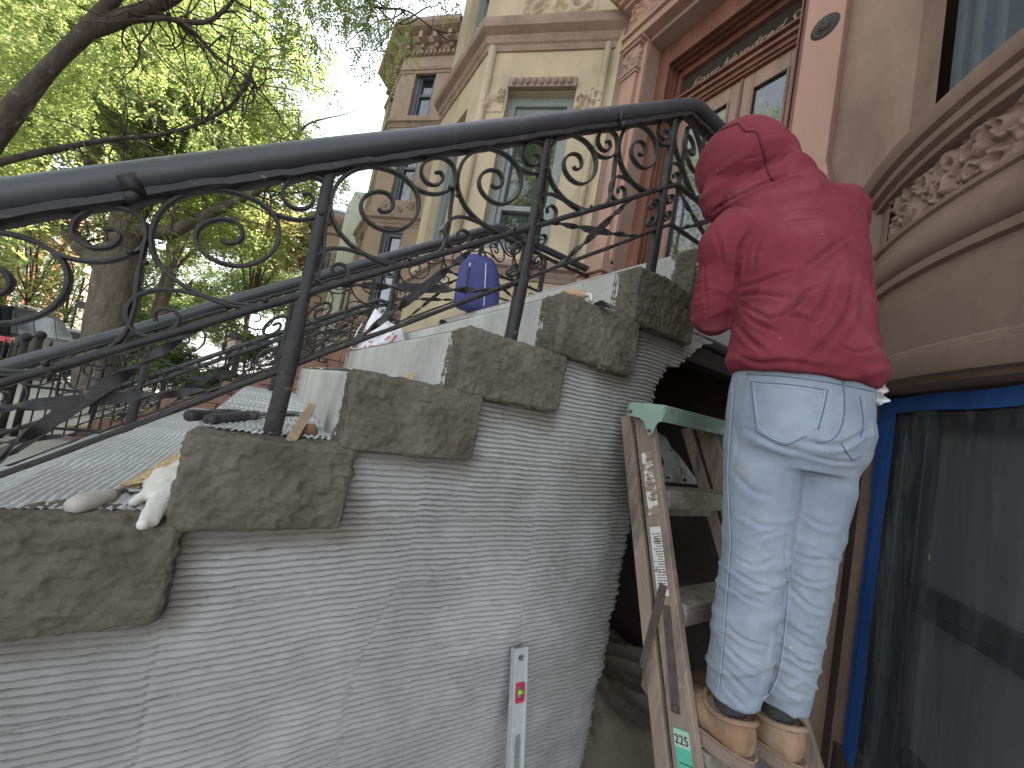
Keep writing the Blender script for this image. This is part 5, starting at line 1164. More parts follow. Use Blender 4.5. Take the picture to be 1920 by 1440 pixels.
def seam(o, name, pts, r, m, lift=.001, n=10):
    q = trace(o, pts, n, lift)
    if q is None: return
    dd = np.linalg.norm(np.diff(q, axis=0), axis=1); cut = np.where(dd > .05)[0]
    if len(cut): q = q[:cut[0] + 1]
    if len(q) > 3: g = MB(); g.tube(q, r, 6); obj(name, g, m, o, smooth=True)
seam(jeans, 'side_seam', [(1376, 725), (1372, 780), (1366, 860), (1366, 930), (1370, 1010), (1367, 1060), (1362, 1120), (1356, 1200), (1350, 1270), (1342, 1310), (1332, 1336)], .0016, M['stitch'], .0008)
seam(jeans, 'side_seam', [(1378, 725), (1374, 780), (1368, 860), (1368, 930), (1372, 1010), (1369, 1060), (1364, 1120), (1358, 1200), (1352, 1270), (1344, 1310)], .0010, M['stitchdk'], .0004)
seam(jeans, 'inner_seam', [(1470, 1030), (1476, 1070), (1478, 1110), (1474, 1160), (1468, 1220), (1458, 1270), (1446, 1295), (1430, 1310)], .0018, M['stitch'], .0008)
for off in (0, 5):
    seam(jeans, 'pocket_stitching', [(1408 + off, 716 + off), (1480, 721 + off), (1550 - off, 731 + off)] , .0012, M['stitchdk' if off == 0 else 'stitch'], .0006)
    seam(jeans, 'pocket_stitching', [(1408 + off, 716), (1412 + off, 760), (1418 + off, 808 - off)], .0012, M['stitchdk' if off == 0 else 'stitch'], .0006)
    seam(jeans, 'pocket_stitching', [(1418 + off, 808 - off), (1447, 826 - off), (1475, 834 - off), (1512, 818 - off)], .0013, M['stitchdk' if off == 0 else 'stitch'], .0006)
    seam(jeans, 'pocket_stitching', [(1552 - off, 731), (1545 - off, 765), (1534 - off, 805)], .0012, M['stitchdk' if off == 0 else 'stitch'], .0006)
seam(jeans, 'yoke_seam', [(1400, 702), (1470, 706), (1540, 715), (1600, 726), (1636, 734)], .0013, M['stitchdk'], .0006)
seam(jeans, 'seat_seam', [(1580, 715), (1583, 745), (1582, 780), (1573, 810), (1558, 825), (1530, 830)], .0015, M['stitchdk'], .0006)
seam(jeans, 'pocket_stitching', [(1612, 742), (1618, 790), (1614, 820)], .0013, M['stitchdk'], .0006)
seam(jeans, 'pocket_stitching', [(1577, 832), (1592, 855), (1600, 862), (1615, 855)], .0015, M['stitchdk'], .0006)
for a_ in (AL, AR): pass
seam(hoodie, 'hood_seam', [(1345, 246), (1372, 236), (1385, 232), (1397, 246), (1418, 248), (1426, 268), (1433, 290), (1437, 312), (1444, 330), (1452, 340)], .0030, M['seamred'], .0004)
seam(hoodie, 'armhole_seam', [(1328, 412), (1345, 418), (1362, 432), (1376, 452), (1384, 480), (1384, 520)], .0022, M['hoodie'], .0018)
# a paper tissue in the right back pocket
tq = J(1641, 742, 1.235); g = MB(); rs = np.random.RandomState(2)
A, B = np.meshgrid(np.linspace(-1, 1, 14), np.linspace(-1, 1, 14), indexing='ij'); P = tq + A[..., None] * FW * .028 + B[..., None] * UP * .024; P = P + (.012 * vn(np.stack([A, B, A * 0], -1), 2.2, 3))[..., None] * LF; g.grid(P)
pk = obj('tissue', g, plain('white_tissue', (.75, .75, .74), .9), None, smooth=True); tag(pk, 'crumpled white tissue poking out of the back pocket of the jeans', 'tissue')
# boots
def boot(ankle, heel, toe, zs):
    d = toe - heel; d[2] = 0; L = np.linalg.norm(d); d = unit(d); s = np.cross(d, UP); h0 = np.array([heel[0], heel[1], zs])
    g = MB(); g.loft([ring(h0 + d * t + UP * z_, s, d * .0 + UP, a, hh, 20, .85) for t, z_, a, hh in ((-.004, .055, .020, .026), (.006, .062, .036, .036), (.03, .066, .041, .042), (.07, .066, .041, .044), (.12, .060, .043, .040), (.17, .052, .049, .032), (.21, .048, .050, .028), (.25, .044, .044, .024), (.275, .040, .030, .019), (.284, .038, .014, .012))])
    c = h0 + d * .052; g.loft([ring(c + UP * .05, s, d, .040, .052), ring(c + UP * .075, s, d, .044, .055), ring(c + UP * .100, s, d, .048, .057)])
    bt = fuse('boot', g, M['suede'], .0045, person, 3, disp=lambda V, N: .0022 * vn(V, 22, 3))
    t = np.linspace(0, 2 * math.pi, 40, endpoint=False); u = np.cos(t); v = np.sin(t)
    def out(e): return [h0 + d * (.137 + (.150 + e) * -x) + s * y * (np.interp(x, [-1, -.4, .2, 1], [.044, .054, .046, .040]) + e) for x, y in zip(u, np.sign(v) * np.abs(v) ** .7)]
    g = MB(); g.loft([np.array(out(-.004)) + UP * .0, np.array(out(.002)) + UP * .004, np.array(out(.002)) + UP * .028, np.array(out(-.002)) + UP * .034]); obj('sole', g, M['sole'], bt, angle=40)
    g = MB(); q = [h0 + d * (.137 + .152 * -x) + s * y * (np.interp(x, [-1, -.4, .2, 1], [.045, .055, .047, .041])) + UP * .036 for x, y in zip(np.append(u, u[0]), np.append(np.sign(v) * np.abs(v) ** .7, 0))]; g.tube(q, .0028, 6); obj('welt', g, M['suede'], bt, smooth=True)
    # padded collar and loosened tongue
    g = MB(); g.tube([c + UP * (.102 + .007 * math.sin(a * 2 + 1)) + d * math.cos(a) * .056 + s * math.sin(a) * .047 for a in np.linspace(0, 2 * math.pi, 30)], .0065, 8); obj('collar', g, M['suede'], bt, smooth=True)
    g = MB(); limbloft(g, [c + UP * .08, c * .5 + ankle * .5 + UP * .06, ankle + UP * .02], [.034, .037, .038]); obj('sock', g, M['sock'], person, smooth=True)
for A_k, (he, to) in zip((AL, AR), HEEL): boot(A_k, he, to, zb)
print('joints', pel, shc, hd, 'hipL', HL, 'kneeL', KL, 'ankL', AL, 'E', EL, 'W', WL, 'SL', SLf, 'SR', SRt)
# ------------------------------------------------------------------ tools and bags on the stoop
M['alu'] = mat('scuffed_aluminium', (.50, .52, .52), var=.10, scale=18, rough=.5, bump=.15, metal=.35, stretch=(1, 1, .2)); overlay(M['alu'], (.62, .63, .62), 24, .6, .7, 3.)
M['redplastic'] = plain('red_plastic', (.45, .03, .06), .4); M['vial'] = plain('green_vial', (.25, .62, .08), .25)
M['handle'] = mat('dusty_wood_handle', (.46, .43, .39), var=.15, scale=18, rough=.85, bump=.3); M['blackwood'] = mat('worn_black_handle', (.05, .048, .05), var=.3, scale=20, rough=.6, bump=.3); overlay(M['blackwood'], (.22, .21, .20), 30, .56, .66, 2.)
M['steel'] = mat('dull_steel', (.16, .165, .165), var=.2, scale=15, rough=.45, bump=.15, metal=.7); M['pine'] = mat('pine_wood', (.36, .27, .17), var=.2, scale=14, rough=.8, bump=.3, stretch=(.3, 1, 1)); M['brownwood'] = mat('brown_wood', (.17, .095, .05), var=.25, scale=14, rough=.6, bump=.2)
M['glove'] = mat('grubby_white_glove', (.62, .60, .54), var=.10, scale=16, rough=.95, bump=.3, bscale=200); M['yellow'] = mat('yellow_plastic', (.58, .36, .06), var=.15, scale=30, rough=.55, bump=.15); overlay(M['yellow'], (.5, .48, .4), 40, .56, .64, 1.)
M['bristle'] = mat('tan_bristles', (.50, .37, .20), var=.3, scale=60, rough=.95, bump=.8, bscale=150)
# spirit level leaned upright on the combed wall
tp_ = onY(975, 1213, .966); bt_ = np.array([tp_[0] + .004, .80, ZA + .002]); ld = bt_ - tp_; LL = np.linalg.norm(ld); ld = ld / LL; lu = np.array([1., 0, 0]); ln = unit(np.cross(lu, ld)); ln = ln if ln[1] < 0 else -ln
lev = thing('spirit_level', 'scuffed aluminium spirit level with a red framed vial leaning upright on the combed wall', 'spirit level', tuple(bt_))
na, nb = 40, 520; A, B = np.meshgrid(np.linspace(-.0195, .0195, na), np.linspace(0, LL, nb), indexing='ij'); mb = MB(); P = tp_ + A[..., None] * lu + B[..., None] * ld + ln * .006; mb.grid(P)
c_a, c_b = A[:-1, :-1].ravel(), B[:-1, :-1].ravel(); k1 = (np.abs(c_a) * .9 + np.abs(c_b - .026) * .5 < .0105) & (np.abs(c_b - .026) < .0085)
k2 = (np.hypot(c_a / .0105, np.maximum(np.maximum(.235 - c_b, c_b - .36), 0) / .012) < 1); k3 = (np.abs(c_a) < .012) & (np.abs(c_b - .118) < .018); mb.f = [f for f, k in zip(mb.f, ~(k1 | k2 | k3)) if k]
w_ = obj('web', mb, M['alu'], lev); sm_ = w_.modifiers.new('thickness', 'SOLIDIFY'); sm_.thickness = .004; sm_.offset = 0
for sg in (-1, 1): g = MB(); g.obox(tp_ + lu * sg * .0225 + ld * LL / 2, lu * .003, ln * .0115, ld * LL / 2); obj('flange', g, M['alu'], lev, bevel=.001)
g = MB()
for o_, hw, hh in ((0, .015, .0045), (1, .015, .0045)): g.obox(tp_ + ld * (.118 + (-1) ** o_ * .0215) + ln * .010, lu * hw, ln * .004, ld * hh)
for sg in (-1, 1): g.obox(tp_ + ld * .118 + lu * sg * .0125 + ln * .010, lu * .0035, ln * .004, ld * .025)
vf = obj('vial_frame', g, M['redplastic'], lev, bevel=.003); g = MB(); g.tube([tp_ + ld * .118 + ln * .008 + lu * x for x in (-.010, 0, .010)], .0062, 12); obj('vial', g, M['vial'], vf, smooth=True)
# two dark handled chisels on the combed tread
Z5 = ZK[5] + .003
def on5(px, py, h=0): return onZ(px, py, Z5 + h)
def chisel(a, b, c, label):
    t = thing('chisel', label, 'chisel', tuple(a - UP * .013), 'chisels on the combed tread'); d = unit(b - a); L = np.linalg.norm(b - a)
    g = MB(); g.lathe([(.010, 0), (.0135, .004), (.0135, .03), (.012, .05), (.0145, L * .6), (.015, L * .85), (.012, L * .95), (.0135, L)], a, d, 16); obj('handle', g, M['blackwood'], t, smooth=True)
    g = MB(); g.lathe([(.0132, -.006), (.0136, .012)], b, d, 16); obj('ferrule', g, M['steel'], t); L2 = np.linalg.norm(c - b); s = np.cross(d, UP)
    g = MB(); g.loft([ring(b + d * x, s, UP, w, h_, 8) for x, w, h_ in ((0, .005, .005), (L2 * .4, .0045, .0045), (L2 * .55, .010, .003), (L2, .012, .0015))]); obj('blade', g, M['steel'], t, angle=40)
chisel(on5(352, 779, .013), on5(440, 777, .013), on5(545, 771, .006), 'chisel lying behind the other, worn black handle pointing left on the combed tread')
chisel(on5(390, 787, .012), on5(476, 779, .012), on5(590, 782, .004), 'front chisel with the fat ribbed black handle, just left of the railing post foot')
# wooden float tipped on its handle against the riser
a, b, c = on5(548, 822, .004), onZ(584, 762, Z5 + .06), on5(604, 808, .016)
fl = thing('wooden_float', 'small wooden float tipped on its brown handle beside the railing post', 'float', tuple(on5(575, 812)))
d = unit(b - a); s = unit(np.cross(d, np.array([.3, .8, .2]))); w = unit((a + b) / 2); w = unit(w - d * w.dot(d)); s = np.cross(w, d); g = MB(); g.obox((a + b) / 2 + w * .03, (b - a) / 2, w * .040, s * .011); obj('board', g, M['pine'], fl, bevel=.002)
g = MB(); q0 = (a + b) / 2 * .6 + a * .4 + 0 * s; q0 = (a + b) / 2 - d * .012 + w * .03; g.lathe([(.012, 0), (.018, .010), (.020, .03), (.019, .045), (.010, .052)], q0, unit(c - q0), 16); obj('handle', g, M['brownwood'], fl, smooth=True)
# margin trowel with a pale handle, glove and brush on the lower tread
Z6 = ZK[6] + .004
def on6(px, py, h=0): return onZ(px, py, Z6 + h)
t = thing('pointing_trowel', 'small pointing trowel with a fat dusty pale handle on the lower tread', 'trowel', tuple(on6(170, 950))); a, b, c = on6(132, 950, .016), on6(208, 928, .012), on6(255, 905, .006)
d = unit(b - a); L = np.linalg.norm(b - a); g = MB(); g.lathe([(.004, 0), (.015, .006), (.0185, .025), (.0185, L * .45), (.015, L * .75), (.011, L)], a, d, 18); obj('handle', g, M['handle'], t, smooth=True)
g = MB(); g.lathe([(.0105, -.002), (.010, .012)], b, d, 14); obj('ferrule', g, M['brownwood'], t); g = MB(); g.tube(smooth_pts([b, b + d * .025 + UP * .006, b + d * .045]), .0035, 8); obj('tang', g, M['steel'], t, smooth=True)
s = np.cross(d, UP); g = MB(); q = b + d * .045; g.prism([(0, -.012), (.012, -.022), (.06, 0), (.012, .022), (0, .012)], q, d, s, UP * -.002); obj('blade', g, M['alu'], t)
def glove_mesh():
    g = MB(); p = [on6(*q) for q in ((318, 905), (300, 930), (284, 955), (270, 978))]
    g.loft([ring(on6(330, 885, .022), np.array([1., 0, 0]), UP, .045, .014, 14), ring(on6(318, 905, .022), np.array([1., 0, 0]), UP, .042, .016, 14), ring(on6(304, 925, .020), np.array([1., 0, 0]), UP, .036, .014, 14), ring(on6(296, 935, .016), np.array([1., 0, 0]), UP, .028, .010, 14)])
    for a, b, c, r in (((300, 925), (282, 955), (268, 983), .0125), ((306, 925), (292, 958), (278, 980), .0115), ((290, 918), (268, 930), (250, 942), .011), ((312, 920), (300, 955), (290, 978), .011), ((316, 915), (308, 945), (300, 966), .0105)):
        g.tube(smooth_pts([on6(*a, .018), on6(*b, .017), on6(*c, .012)]), np.linspace(r, r * .8, 13), 10)
        g.ball(on6(*c, .012), r * .8, 10, 6)
    return g
gl_ = fuse('work_glove', glove_mesh(), M['glove'], .0035, None, 2, disp=lambda V, N: .0014 * vn(V, 60, 2)); tag(gl_, 'limp white work glove hanging its fingers over the wet mortar edge', 'glove')
br = thing('masonry_brush', 'long tan bristled masonry brush tucked under the white glove', 'brush', tuple(on6(300, 905))); a, b = on6(262, 916, .010), on6(352, 858, .010); d = unit(b - a); s = np.cross(d, UP); L = np.linalg.norm(b - a)
g = MB(); g.obox((a + b) / 2 - s * -.012 + UP * .010, d * L / 2, s * .010, UP * .008); obj('back', g, M['glove'], br, bevel=.003)
A, B = np.meshgrid(np.linspace(0, 1, 160), np.linspace(0, 1, 12), indexing='ij'); sd0 = -s if np.dot(-s, [-1, 0, 0]) > 0 else s; P = a + A[..., None] * (b - a) + (B * (.034 + .004 * vn(np.stack([A, A * 0, A * 0], -1), 60, 3)))[..., None] * sd0 + (.012 - .008 * B + .003 * vn(np.stack([A * 3, B * .3, A * 0], -1), 40, 4))[..., None] * UP
g = MB(); g.grid(P); g.grid(P[::-1] - UP * .010); obj('bristles', g, M['bristle'], br)
# plastering trowel resting on a finished step end
t = thing('plastering_trowel', 'steel trowel with worn tan handle lying on a high step end', 'trowel', tuple(onZ(1110, 560, ZK[2] + .012)))
Z2 = ZK[2] + .014; a, b = onZ(1054, 551, Z2 + .032), onZ(1098, 553, Z2 + .030); d = unit(b - a); L = np.linalg.norm(b - a)
g = MB(); g.lathe([(.011, 0), (.0155, .005), (.0165, L * .4), (.0155, L * .8), (.012, L)], a, d, 16); obj('handle', g, mat('worn_tan_handle', (.42, .27, .17), var=.25, scale=25, rough=.8, bump=.2), t, smooth=True)
g = MB(); g.tube(smooth_pts([b - d * .004, b + d * .016, b + d * .022 - UP * .016, onZ(1108, 564, Z2 + .006)]), .0075, 10); obj('neck', g, M['alu'], t, smooth=True)
g = MB(); q = [onZ(px, py, Z2) for px, py in ((1110, 570), (1128, 562), (1168, 582), (1152, 590))]; q[2] = onY(1168, 581, .90); q[3] = onY(1148, 579, .90); g.add(q + [p - UP * .002 for p in q], [(0, 1, 2, 3), (7, 6, 5, 4), (0, 4, 5, 1), (1, 5, 6, 2), (2, 6, 7, 3), (3, 7, 4, 0)]); obj('blade', g, M['steel'], t)
# yellow case on the fourth step end
Z4 = ZK[4] + .012; c = onZ(776, 716, Z4); t = thing('tape_measure', 'small yellow tape measure smeared with mortar on a step end', 'tape measure', tuple(c)); u = unit(onZ(798, 718, Z4) - onZ(757, 714, Z4)); v = np.cross(UP, u)
g = MB(); g.obox(c + UP * .012, u * .030, v * .020, UP * .012); g.obox(c + UP * .022, u * .022, v * .020, UP * .006); obj('case', g, M['yellow'], t, bevel=.005); g = MB(); g.obox(c + u * .028 + UP * .013, u * .006, v * .0205, UP * .011); obj('end_cap', g, M['handle'], t, bevel=.003); g = MB(); g.obox(c - u * .033 + UP * .006, u * .005, v * .010, UP * .004); obj('hook', g, M['steel'], t)
# white carrier bag on the far end of the tread
M['bag'] = bpy.data.materials.new('white_plastic_bag'); M['bag'].use_nodes = True; b_ = M['bag'].node_tree.nodes['Principled BSDF']; b_.inputs['Base Color'].default_value = (.80, .80, .83, 1); b_.inputs['Roughness'].default_value = .4; b_.inputs['Transmission Weight'].default_value = .12
M['redink'] = plain('red_print', (.55, .05, .07), .6)
BY = 2.58; bc = onY(700, 655, BY); bc[2] = ZK[3] + .002
bag = thing('carrier_bag', 'crumpled white plastic carrier bag with red print on the end of the tread', 'bag', tuple(bc))
out = [(655, 655), (672, 640), (676, 618), (682, 601), (695, 608), (720, 613), (737, 621), (748, 622), (757, 634), (753, 645), (735, 660)]
def bagp(px, py, y=BY): return onY(px, py, y)
T_ = np.linspace(0, 1, 60); A, B = np.meshgrid(T_, T_, indexing='ij')
L0, R0 = bagp(668, 662), bagp(762, 660); topz = 1.28 * np.interp(T_, [0, .08, .18, .3, .5, .68, .78, .9, 1], [.02, .14, .225, .205, .175, .160, .165, .115, .03])
P = L0 + A[..., None] * (R0 - L0); P[..., 2] = ZK[3] + B * topz[:, None]
q = np.stack([A * 3, B * 2, A * 0], -1); bul = .075 * np.sin(B * math.pi * .9 + .1) * np.sin(A * math.pi) + .018 * fbm(q, 1.6, 3, 7) + .010 * np.abs(vn(q, 3.4, 9)); F1 = P.copy(); F1[..., 1] -= bul; F2 = P.copy(); F2[..., 1] += bul
g = MB(); g.grid(F1); g.grid(F2[::-1]); sk = obj('sack', g, M['bag'], bag, smooth=True)
g = MB(); g.strip(smooth_pts([bagp(679, 606), bagp(668, 625), bagp(663, 642), bagp(659, 653), bagp(676, 652)]), (0, 1, .2), .03, .003); obj('loop_handle', g, M['bag'], bag, smooth=True)
def onbag(px, py):
    v = ray(px, py); best = None
    F = F1.reshape(-1, 3); dd = np.cross(F, v / np.linalg.norm(v)); i = np.argmin(np.linalg.norm(dd, axis=1)); return F[i] - np.array([0, .004, 0])
for nm, strokes, r in (('red_print', [[(686, 648), (683, 651), (686, 654), (692, 653), (690, 649)]], .003), ('red_print', [[(694, 651), (700, 649), (706, 651), (713, 648)]], .005), ('red_print', [[(684, 617), (689, 622), (694, 620)], [(688, 622), (690, 628)], [(690, 621), (694, 624)]], .0035), ('red_print', [[(722, 638), (730, 631), (737, 625)]], .0035), ('red_print', [[(727, 645), (735, 640), (740, 633), (744, 629)]], .0045), ('red_print', [[(691, 642), (698, 641)]], .0025)):
    for st_ in strokes:
        p = [onbag(*s_) for s_ in st_]; g = MB(); g.strip(smooth_pts(p, 3), (0, 1, 0), .002, r * 2.2); obj(nm, g, M['redink'], sk)
# blue backpack on the upper tread
M['blue'] = mat('navy_nylon', (.045, .05, .16), var=.15, scale=12, rough=.75, bump=.4, bscale=60, bdist=.004); M['piping'] = plain('pale_piping', (.5, .52, .58), .7); M['zip'] = plain('black_zip', (.02, .02, .025), .6)
BK = onY(893, 575, 2.33); BK[2] = ZK[1] + .002; bp_ = thing('backpack', 'navy blue backpack with pale piping standing on an upper tread by the far railing', 'backpack', tuple(BK))
ub = unit(np.array([.93, -.36, 0])); nb_ = np.array([-.36, -.93, 0]); lean = np.array([-.02, .04, 0])
rings = []
for z, a, b2 in ((0, .125, .06), (.015, .145, .08), (.06, .152, .09), (.15, .150, .088), (.25, .140, .078), (.33, .122, .062), (.375, .095, .045), (.395, .05, .025)): rings.append(ring(BK + UP * z + lean * z / .4, ub, nb_, a, b2, 28, .6))
g = MB(); g.loft(rings); bk = fuse('sack', g, M['blue'], .007, bp_, 2, disp=lambda V, N: .004 * fbm(V, 14, 3, 3))
def onpack(s, z, e=.003): # front face point
    a = np.interp(z, [0, .015, .06, .15, .25, .33, .375], [.125, .145, .152, .150, .140, .122, .095]); b2 = np.interp(z, [0, .015, .06, .15, .25, .33, .375], [.06, .08, .09, .088, .078, .062, .045]); x = s / a; return BK + UP * z + lean * z / .4 + ub * s + nb_ * (b2 * (1 - abs(x) ** (2 / .6)) ** .3 + e) if abs(x) < 1 else BK
g = MB(); g.tube(smooth_pts([onpack(.045 - .012 * t_, .03 + .30 * t_) for t_ in np.linspace(0, 1, 8)]), .0035, 6); obj('piping', g, M['piping'], bk, smooth=True)
g = MB(); g.tube(smooth_pts([onpack(-.085 + .012 * t_, .08 + .22 * t_) for t_ in np.linspace(0, 1, 8)]), .005, 6); zp = obj('zip', g, M['zip'], bk, smooth=True); g = MB(); g.obox(onpack(-.073, .285, .006), ub * .005, nb_ * .003, UP * .014); obj('zip_pull', g, M['piping'], zp)
g = MB(); g.strip(smooth_pts([BK + UP * .385 + ub * x + nb_ * .01 + UP * (.03 * math.cos(x * 28)) for x in np.linspace(-.05, .05, 7)]), nb_, .02, .004); obj('grab_handle', g, M['zip'], bp_, smooth=True)
for sg in (-1, 1): g = MB(); g.strip(smooth_pts([BK + UP * .34 + ub * sg * .06 - nb_ * .05, BK + UP * .25 + ub * sg * .10 - nb_ * .14, BK + UP * .10 + ub * sg * .11 - nb_ * .12, BK + UP * .03 + ub * sg * .10 - nb_ * .05]), ub, .05, .008); obj('shoulder_strap', g, M['zip'], bp_, smooth=True)
# dust sheet heaped in the opening under the landing
M['canvas'] = mat('dirty_canvas', (.16, .14, .105), var=.2, scale=4, rough=.95, bump=.4, bscale=60); overlay(M['canvas'], (.07, .058, .045), 9, .6, .7, 2.)
A, B = np.meshgrid(np.linspace(1.22, 2.45, 110), np.linspace(1.02, 2.1, 90), indexing='ij'); P = np.stack([A, B, A * 0], -1)
hgt = .42 * np.exp(-((A - 1.30) / .40) ** 2 - ((B - 1.45) / .40) ** 2) + .04 + .05 * (1 - np.abs(vn(np.stack([A * 3 + B * 5, (A - B) * 1.2, A * 0], -1), 1.1, 4)) * 2) * .8 + .02 * fbm(P, 9, 3, 2)
P[..., 2] = ZA + np.maximum(hgt, .004) * sstep(0, .1, np.minimum(np.minimum(A - 1.21, 2.46 - A), np.minimum(B - 1.0, 2.12 - B))) + .003
dc = MB(); dc.grid(P); dcs = obj('dust_sheet', dc, M['canvas'], smooth=True); tag(dcs, 'dirty canvas dust sheet heaped in the dark opening under the landing', 'dust sheet')

# ------------------------------------------------------------------ the street: cars, fences, lamp, sign
M['carpaint'] = plain('black_car_paint', (.010, .011, .012), .3, 0, .35); M['carpaint2'] = plain('grey_car_paint', (.10, .105, .11), .2, .3, .7); M['carpaint3'] = plain('silver_car_paint', (.33, .34, .35), .22, .4, .7)
for k_ in ('carpaint', 'carpaint2', 'carpaint3'): M[k_].node_tree.nodes[M[k_]['bsdf']].inputs['IOR'].default_value = 1.2
M['tyre'] = plain('tyre_rubber', (.018, .018, .018), .9); M['rim'] = plain('alloy_rim', (.35, .35, .36), .35, .7); M['taillight'] = plain('red_lamp_lens', (.52, .01, .02), .15, 0, .8); M['headlight'] = plain('clear_lamp_lens', (.55, .56, .58), .1, 0, .8); M['chrome'] = plain('chrome_trim', (.5, .5, .52), .2, .9); M['cglass'] = glass('car_glass', (.012, .014, .014), .10, .25); M['cglass'].node_tree.nodes['Principled BSDF'].inputs['IOR'].default_value = 1.3
def car(y0, L, H, paint, label, x=-5.65, W=1.86, suv=True):
    c = thing('parked_car', label, 'car', (x, y0 + L / 2, ZR), 'cars parked along the kerb'); z0 = ZR
    belt = .62 * H if suv else .64 * H
    side = [(0, .34), (.02, .62), (.06, belt + .02), (.30, belt + .06), (L * .70, belt), (L * .93, belt - .16), (L - .03, belt - .32), (L, .5), (L - .02, .26), (.06, .26)]
    n = len(side); ring_ = lambda w, e: [np.array([x + w, y0 + a * (1) + (0), z0 + b]) for a, b in side]
    g = MB(); g.loft([ring_(-W / 2 + .07, 0), ring_(-W / 2, 0), ring_(W / 2, 0), ring_(W / 2 - .0, 0)][1:3]); body = obj('body', g, paint, c, bevel=.06)
    gh = [(.10, belt), (.28 if suv else .75, H - .10), (.42 if suv else 1.0, H - .03), (L * .45, H), (L * .56, H - .05), (L * .74, belt)]
    g = MB(); lo = [np.array([x - W / 2 + .05 + (.16 * (b - belt) / (H - belt)), y0 + a, z0 + b]) for a, b in gh]; hi = [np.array([x + W / 2 - .05 - (.16 * (b - belt) / (H - belt)), y0 + a, z0 + b]) for a, b in gh]; g.loft([lo, hi]); obj('cabin', g, paint, c, bevel=.04)
    ch = np.array(gh); cen = ch.mean(0)
    for sg in (-1, 1):
        segs = [(.10, .30), (.32, .62), (.64, .93)]
        for s0, s1 in segs:
            def topy(t): yy = .10 + t * (L * .74 - .10); zt = np.interp(yy, ch[:, 0], ch[:, 1]); return yy, zt
            P4 = []
            for t in (s0, s1):
                yy, zt = topy(t)
                for zz in (belt + .05, max(zt - .10, belt + .06)): P4.append(np.array([x + sg * (W / 2 - .045 - .16 * (zz - belt) / (H - belt)), y0 + yy, z0 + zz]))
            g = MB(); q = [P4[0], P4[2], P4[3], P4[1]]; g.add(q + [p - np.array([sg * .02, 0, 0]) for p in q], [(0, 1, 2, 3), (7, 6, 5, 4), (0, 4, 5, 1), (1, 5, 6, 2), (2, 6, 7, 3), (3, 7, 4, 0)]); obj('side_window', g, M['cglass'], c)
        g = MB(); g.obox((x + sg * (W / 2 + .002), y0 + .10, z0 + belt - .10), (.012, 0, 0), (0, .10, 0), (0, 0, .07)); g.obox((x + sg * (W / 2 - .16), y0 + .02, z0 + belt - .10), (.16, 0, 0), (0, .012, 0), (0, 0, .06)); obj('tail_light', g, M['taillight'], c, bevel=.01)
        g = MB(); g.obox((x + sg * (W / 2 - .15), y0 + L - .06, z0 + belt - .34), (.14, 0, 0), (0, .03, 0), (0, 0, .06)); obj('headlight', g, M['headlight'], c, bevel=.01)
        if suv: g = MB(); g.tube([(x + sg * (W / 2 - .25), y0 + .5, z0 + H - .02), (x + sg * (W / 2 - .25), y0 + .6, z0 + H + .045), (x + sg * (W / 2 - .25), y0 + L * .42, z0 + H + .05), (x + sg * (W / 2 - .25), y0 + L * .46, z0 + H - .01)], .018, 8); obj('roof_rail', g, M['chrome'], c, smooth=True)
        for fy in (.20, .80):
            cc = np.array([x + sg * (W / 2 - .10), y0 + L * fy, z0 + .34]); g = MB(); g.lathe([(.20, -.11), (.33, -.11), (.345, -.06), (.345, .06), (.33, .11), (.20, .11)], cc, (sg, 0, 0), 24); wh = obj('wheel', g, M['tyre'], c, angle=40); g = MB(); g.lathe([(.21, .09), (.20, .112), (.05, .10), (.03, .115)], cc, (sg, 0, 0), 20); obj('rim', g, M['rim'], wh, angle=40)
    g = MB(); a0, a1 = np.array([.11, belt + .06]), np.array([.265 if suv else .70, H - .13]); yo = -.015
    q = [np.array([x + s_ * (W / 2 - .20 - (.12 if k else 0)), y0 + p[0] + yo, z0 + p[1]]) for k, p, s_ in ((0, a0, -1), (0, a0, 1), (1, a1, 1), (1, a1, -1))]; g.add(q + [p + np.array([0, .02, 0]) for p in q], [(0, 1, 2, 3), (7, 6, 5, 4), (0, 4, 5, 1), (1, 5, 6, 2), (2, 6, 7, 3), (3, 7, 4, 0)]); obj('rear_window', g, M['cglass'], c)
    g = MB(); g.box(x - .9, x + .9, y0 - .03, y0 + .1, z0 + .34, z0 + .52); obj('bumper', g, M['carpaint2'], c, bevel=.03)
    return c
car(12.6, 4.7, 1.72, M['carpaint'], 'black suv at the kerb, red tail lamp at the left picture edge')
car(18.0, 4.6, 1.46, M['carpaint2'], 'grey saloon parked in front of the black suv', suv=False)
car(23.3, 4.6, 1.70, M['carpaint3'], 'silver suv farther along the kerb behind the tree trunk')
car(28.6, 4.6, 1.46, M['carpaint'], 'farthest black saloon at the kerb, past the silver one', suv=False)
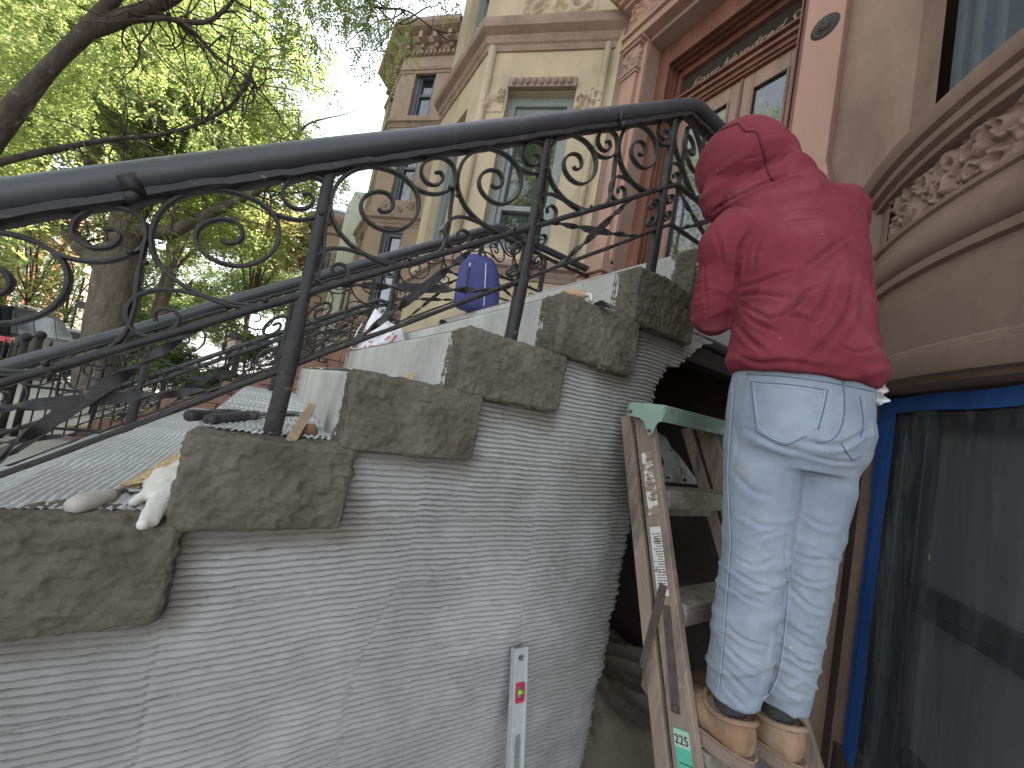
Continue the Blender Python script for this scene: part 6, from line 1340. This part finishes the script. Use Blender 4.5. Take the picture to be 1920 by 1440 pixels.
def fence(x0, y0, x1, y1, h, label, posts=2, spear=True, step=.115):
    p, q = np.array([x0, y0, ZS]), np.array([x1, y1, ZS]); L = np.linalg.norm(q - p); d = (q - p) / L; f = thing('iron_fence', label, 'fence', tuple(p), 'iron fences along the pavement')
    for z in (.12, h - .14, h * .55): g = MB(); g.bar(p + UP * z, q + UP * z, .016, .03); obj('rail', g, M['iron'], f)
    for k in range(posts + 1):
        g = MB(); c = p + d * L * k / posts; g.tube([c, c + UP * (h + .08)], .032, 10); g.ball(c + UP * (h + .12), .05, 10, 8); obj('post', g, M['iron'], f, smooth=True)
    k = int(L / step)
    for i in range(1, k):
        g = MB(); c = p + d * L * i / k; g.tube([c + UP * .04, c + UP * h], .0085, 6)
        if spear: g.lathe([(.004, 0), (.018, .02), (.003, .085)], c + UP * h, UP, 6)
        obj('picket', g, M['iron'], f)
    return f
fence(-2.30, 3.25, -2.30, 6.45, 1.0, 'black iron picket fence nearest the combed stoop, in front of the buff house', 3)
fence(-2.25, 6.6, -1.35, 6.75, 1.05, 'short black iron gate with close pickets beside the rock-faced stoop', 1, True, .085)
fence(-2.30, 8.95, -2.30, 12.8, .95, 'black spear-topped fence beyond the first rock-faced stoop', 3)
fence(-4.2, 13.2, -3.3, 13.2, .55, 'low tree-pit fence end facing us under the big grey trunk', 1); fence(-4.2, 15.2, -4.2, 13.25, .55, 'low tree-pit fence side along the kerb under the big grey trunk', 1)
lp = onR(438, 645, 9.3); lm = thing('lamp_post', 'small black yard lantern on a post behind the railings', 'lamp', (lp[0], lp[1], ZS)); c = np.array([lp[0], lp[1], 0])
g = MB(); g.lathe([(.07, ZS), (.06, ZS + .1), (.03, ZS + .18), (.028, lp[2] - .28), (.05, lp[2] - .24), (.03, lp[2] - .20)], c, UP, 12); obj('post', g, M['iron'], lm, smooth=True)
g = MB(); g.lathe([(.085, lp[2] - .16), (.12, lp[2] + .10)], c, UP, 6); obj('lantern_pane', g, mat('frosted_lamp_glass', (.52, .42, .32), var=.1, scale=5, rough=.2, bump=0), lm)
g = MB(); g.lathe([(.16, lp[2] + .10), (.165, lp[2] + .13), (.07, lp[2] + .22), (.025, lp[2] + .25), (.02, lp[2] + .30)], c, UP, 6)
obj('lantern_cap', g, M['iron'], lm); g = MB(); g.lathe([(.06, lp[2] - .20), (.095, lp[2] - .16)], c, UP, 6); obj('lantern_base', g, M['iron'], lm)
sp = onR(137, 600, 24); sg_ = thing('street_sign', 'thin dark sign pole with a small plate across the street', 'sign', (sp[0], sp[1], ZS)); g = MB(); g.tube([(sp[0], sp[1], ZS), (sp[0], sp[1], 2.2)], .04, 8); obj('pole', g, M['slate'], sg_); g = MB(); g.box(sp[0] - .02, sp[0] + .40, sp[1] - .06, sp[1] - .045, .9, 1.2); obj('plate', g, M['slate'], sg_)
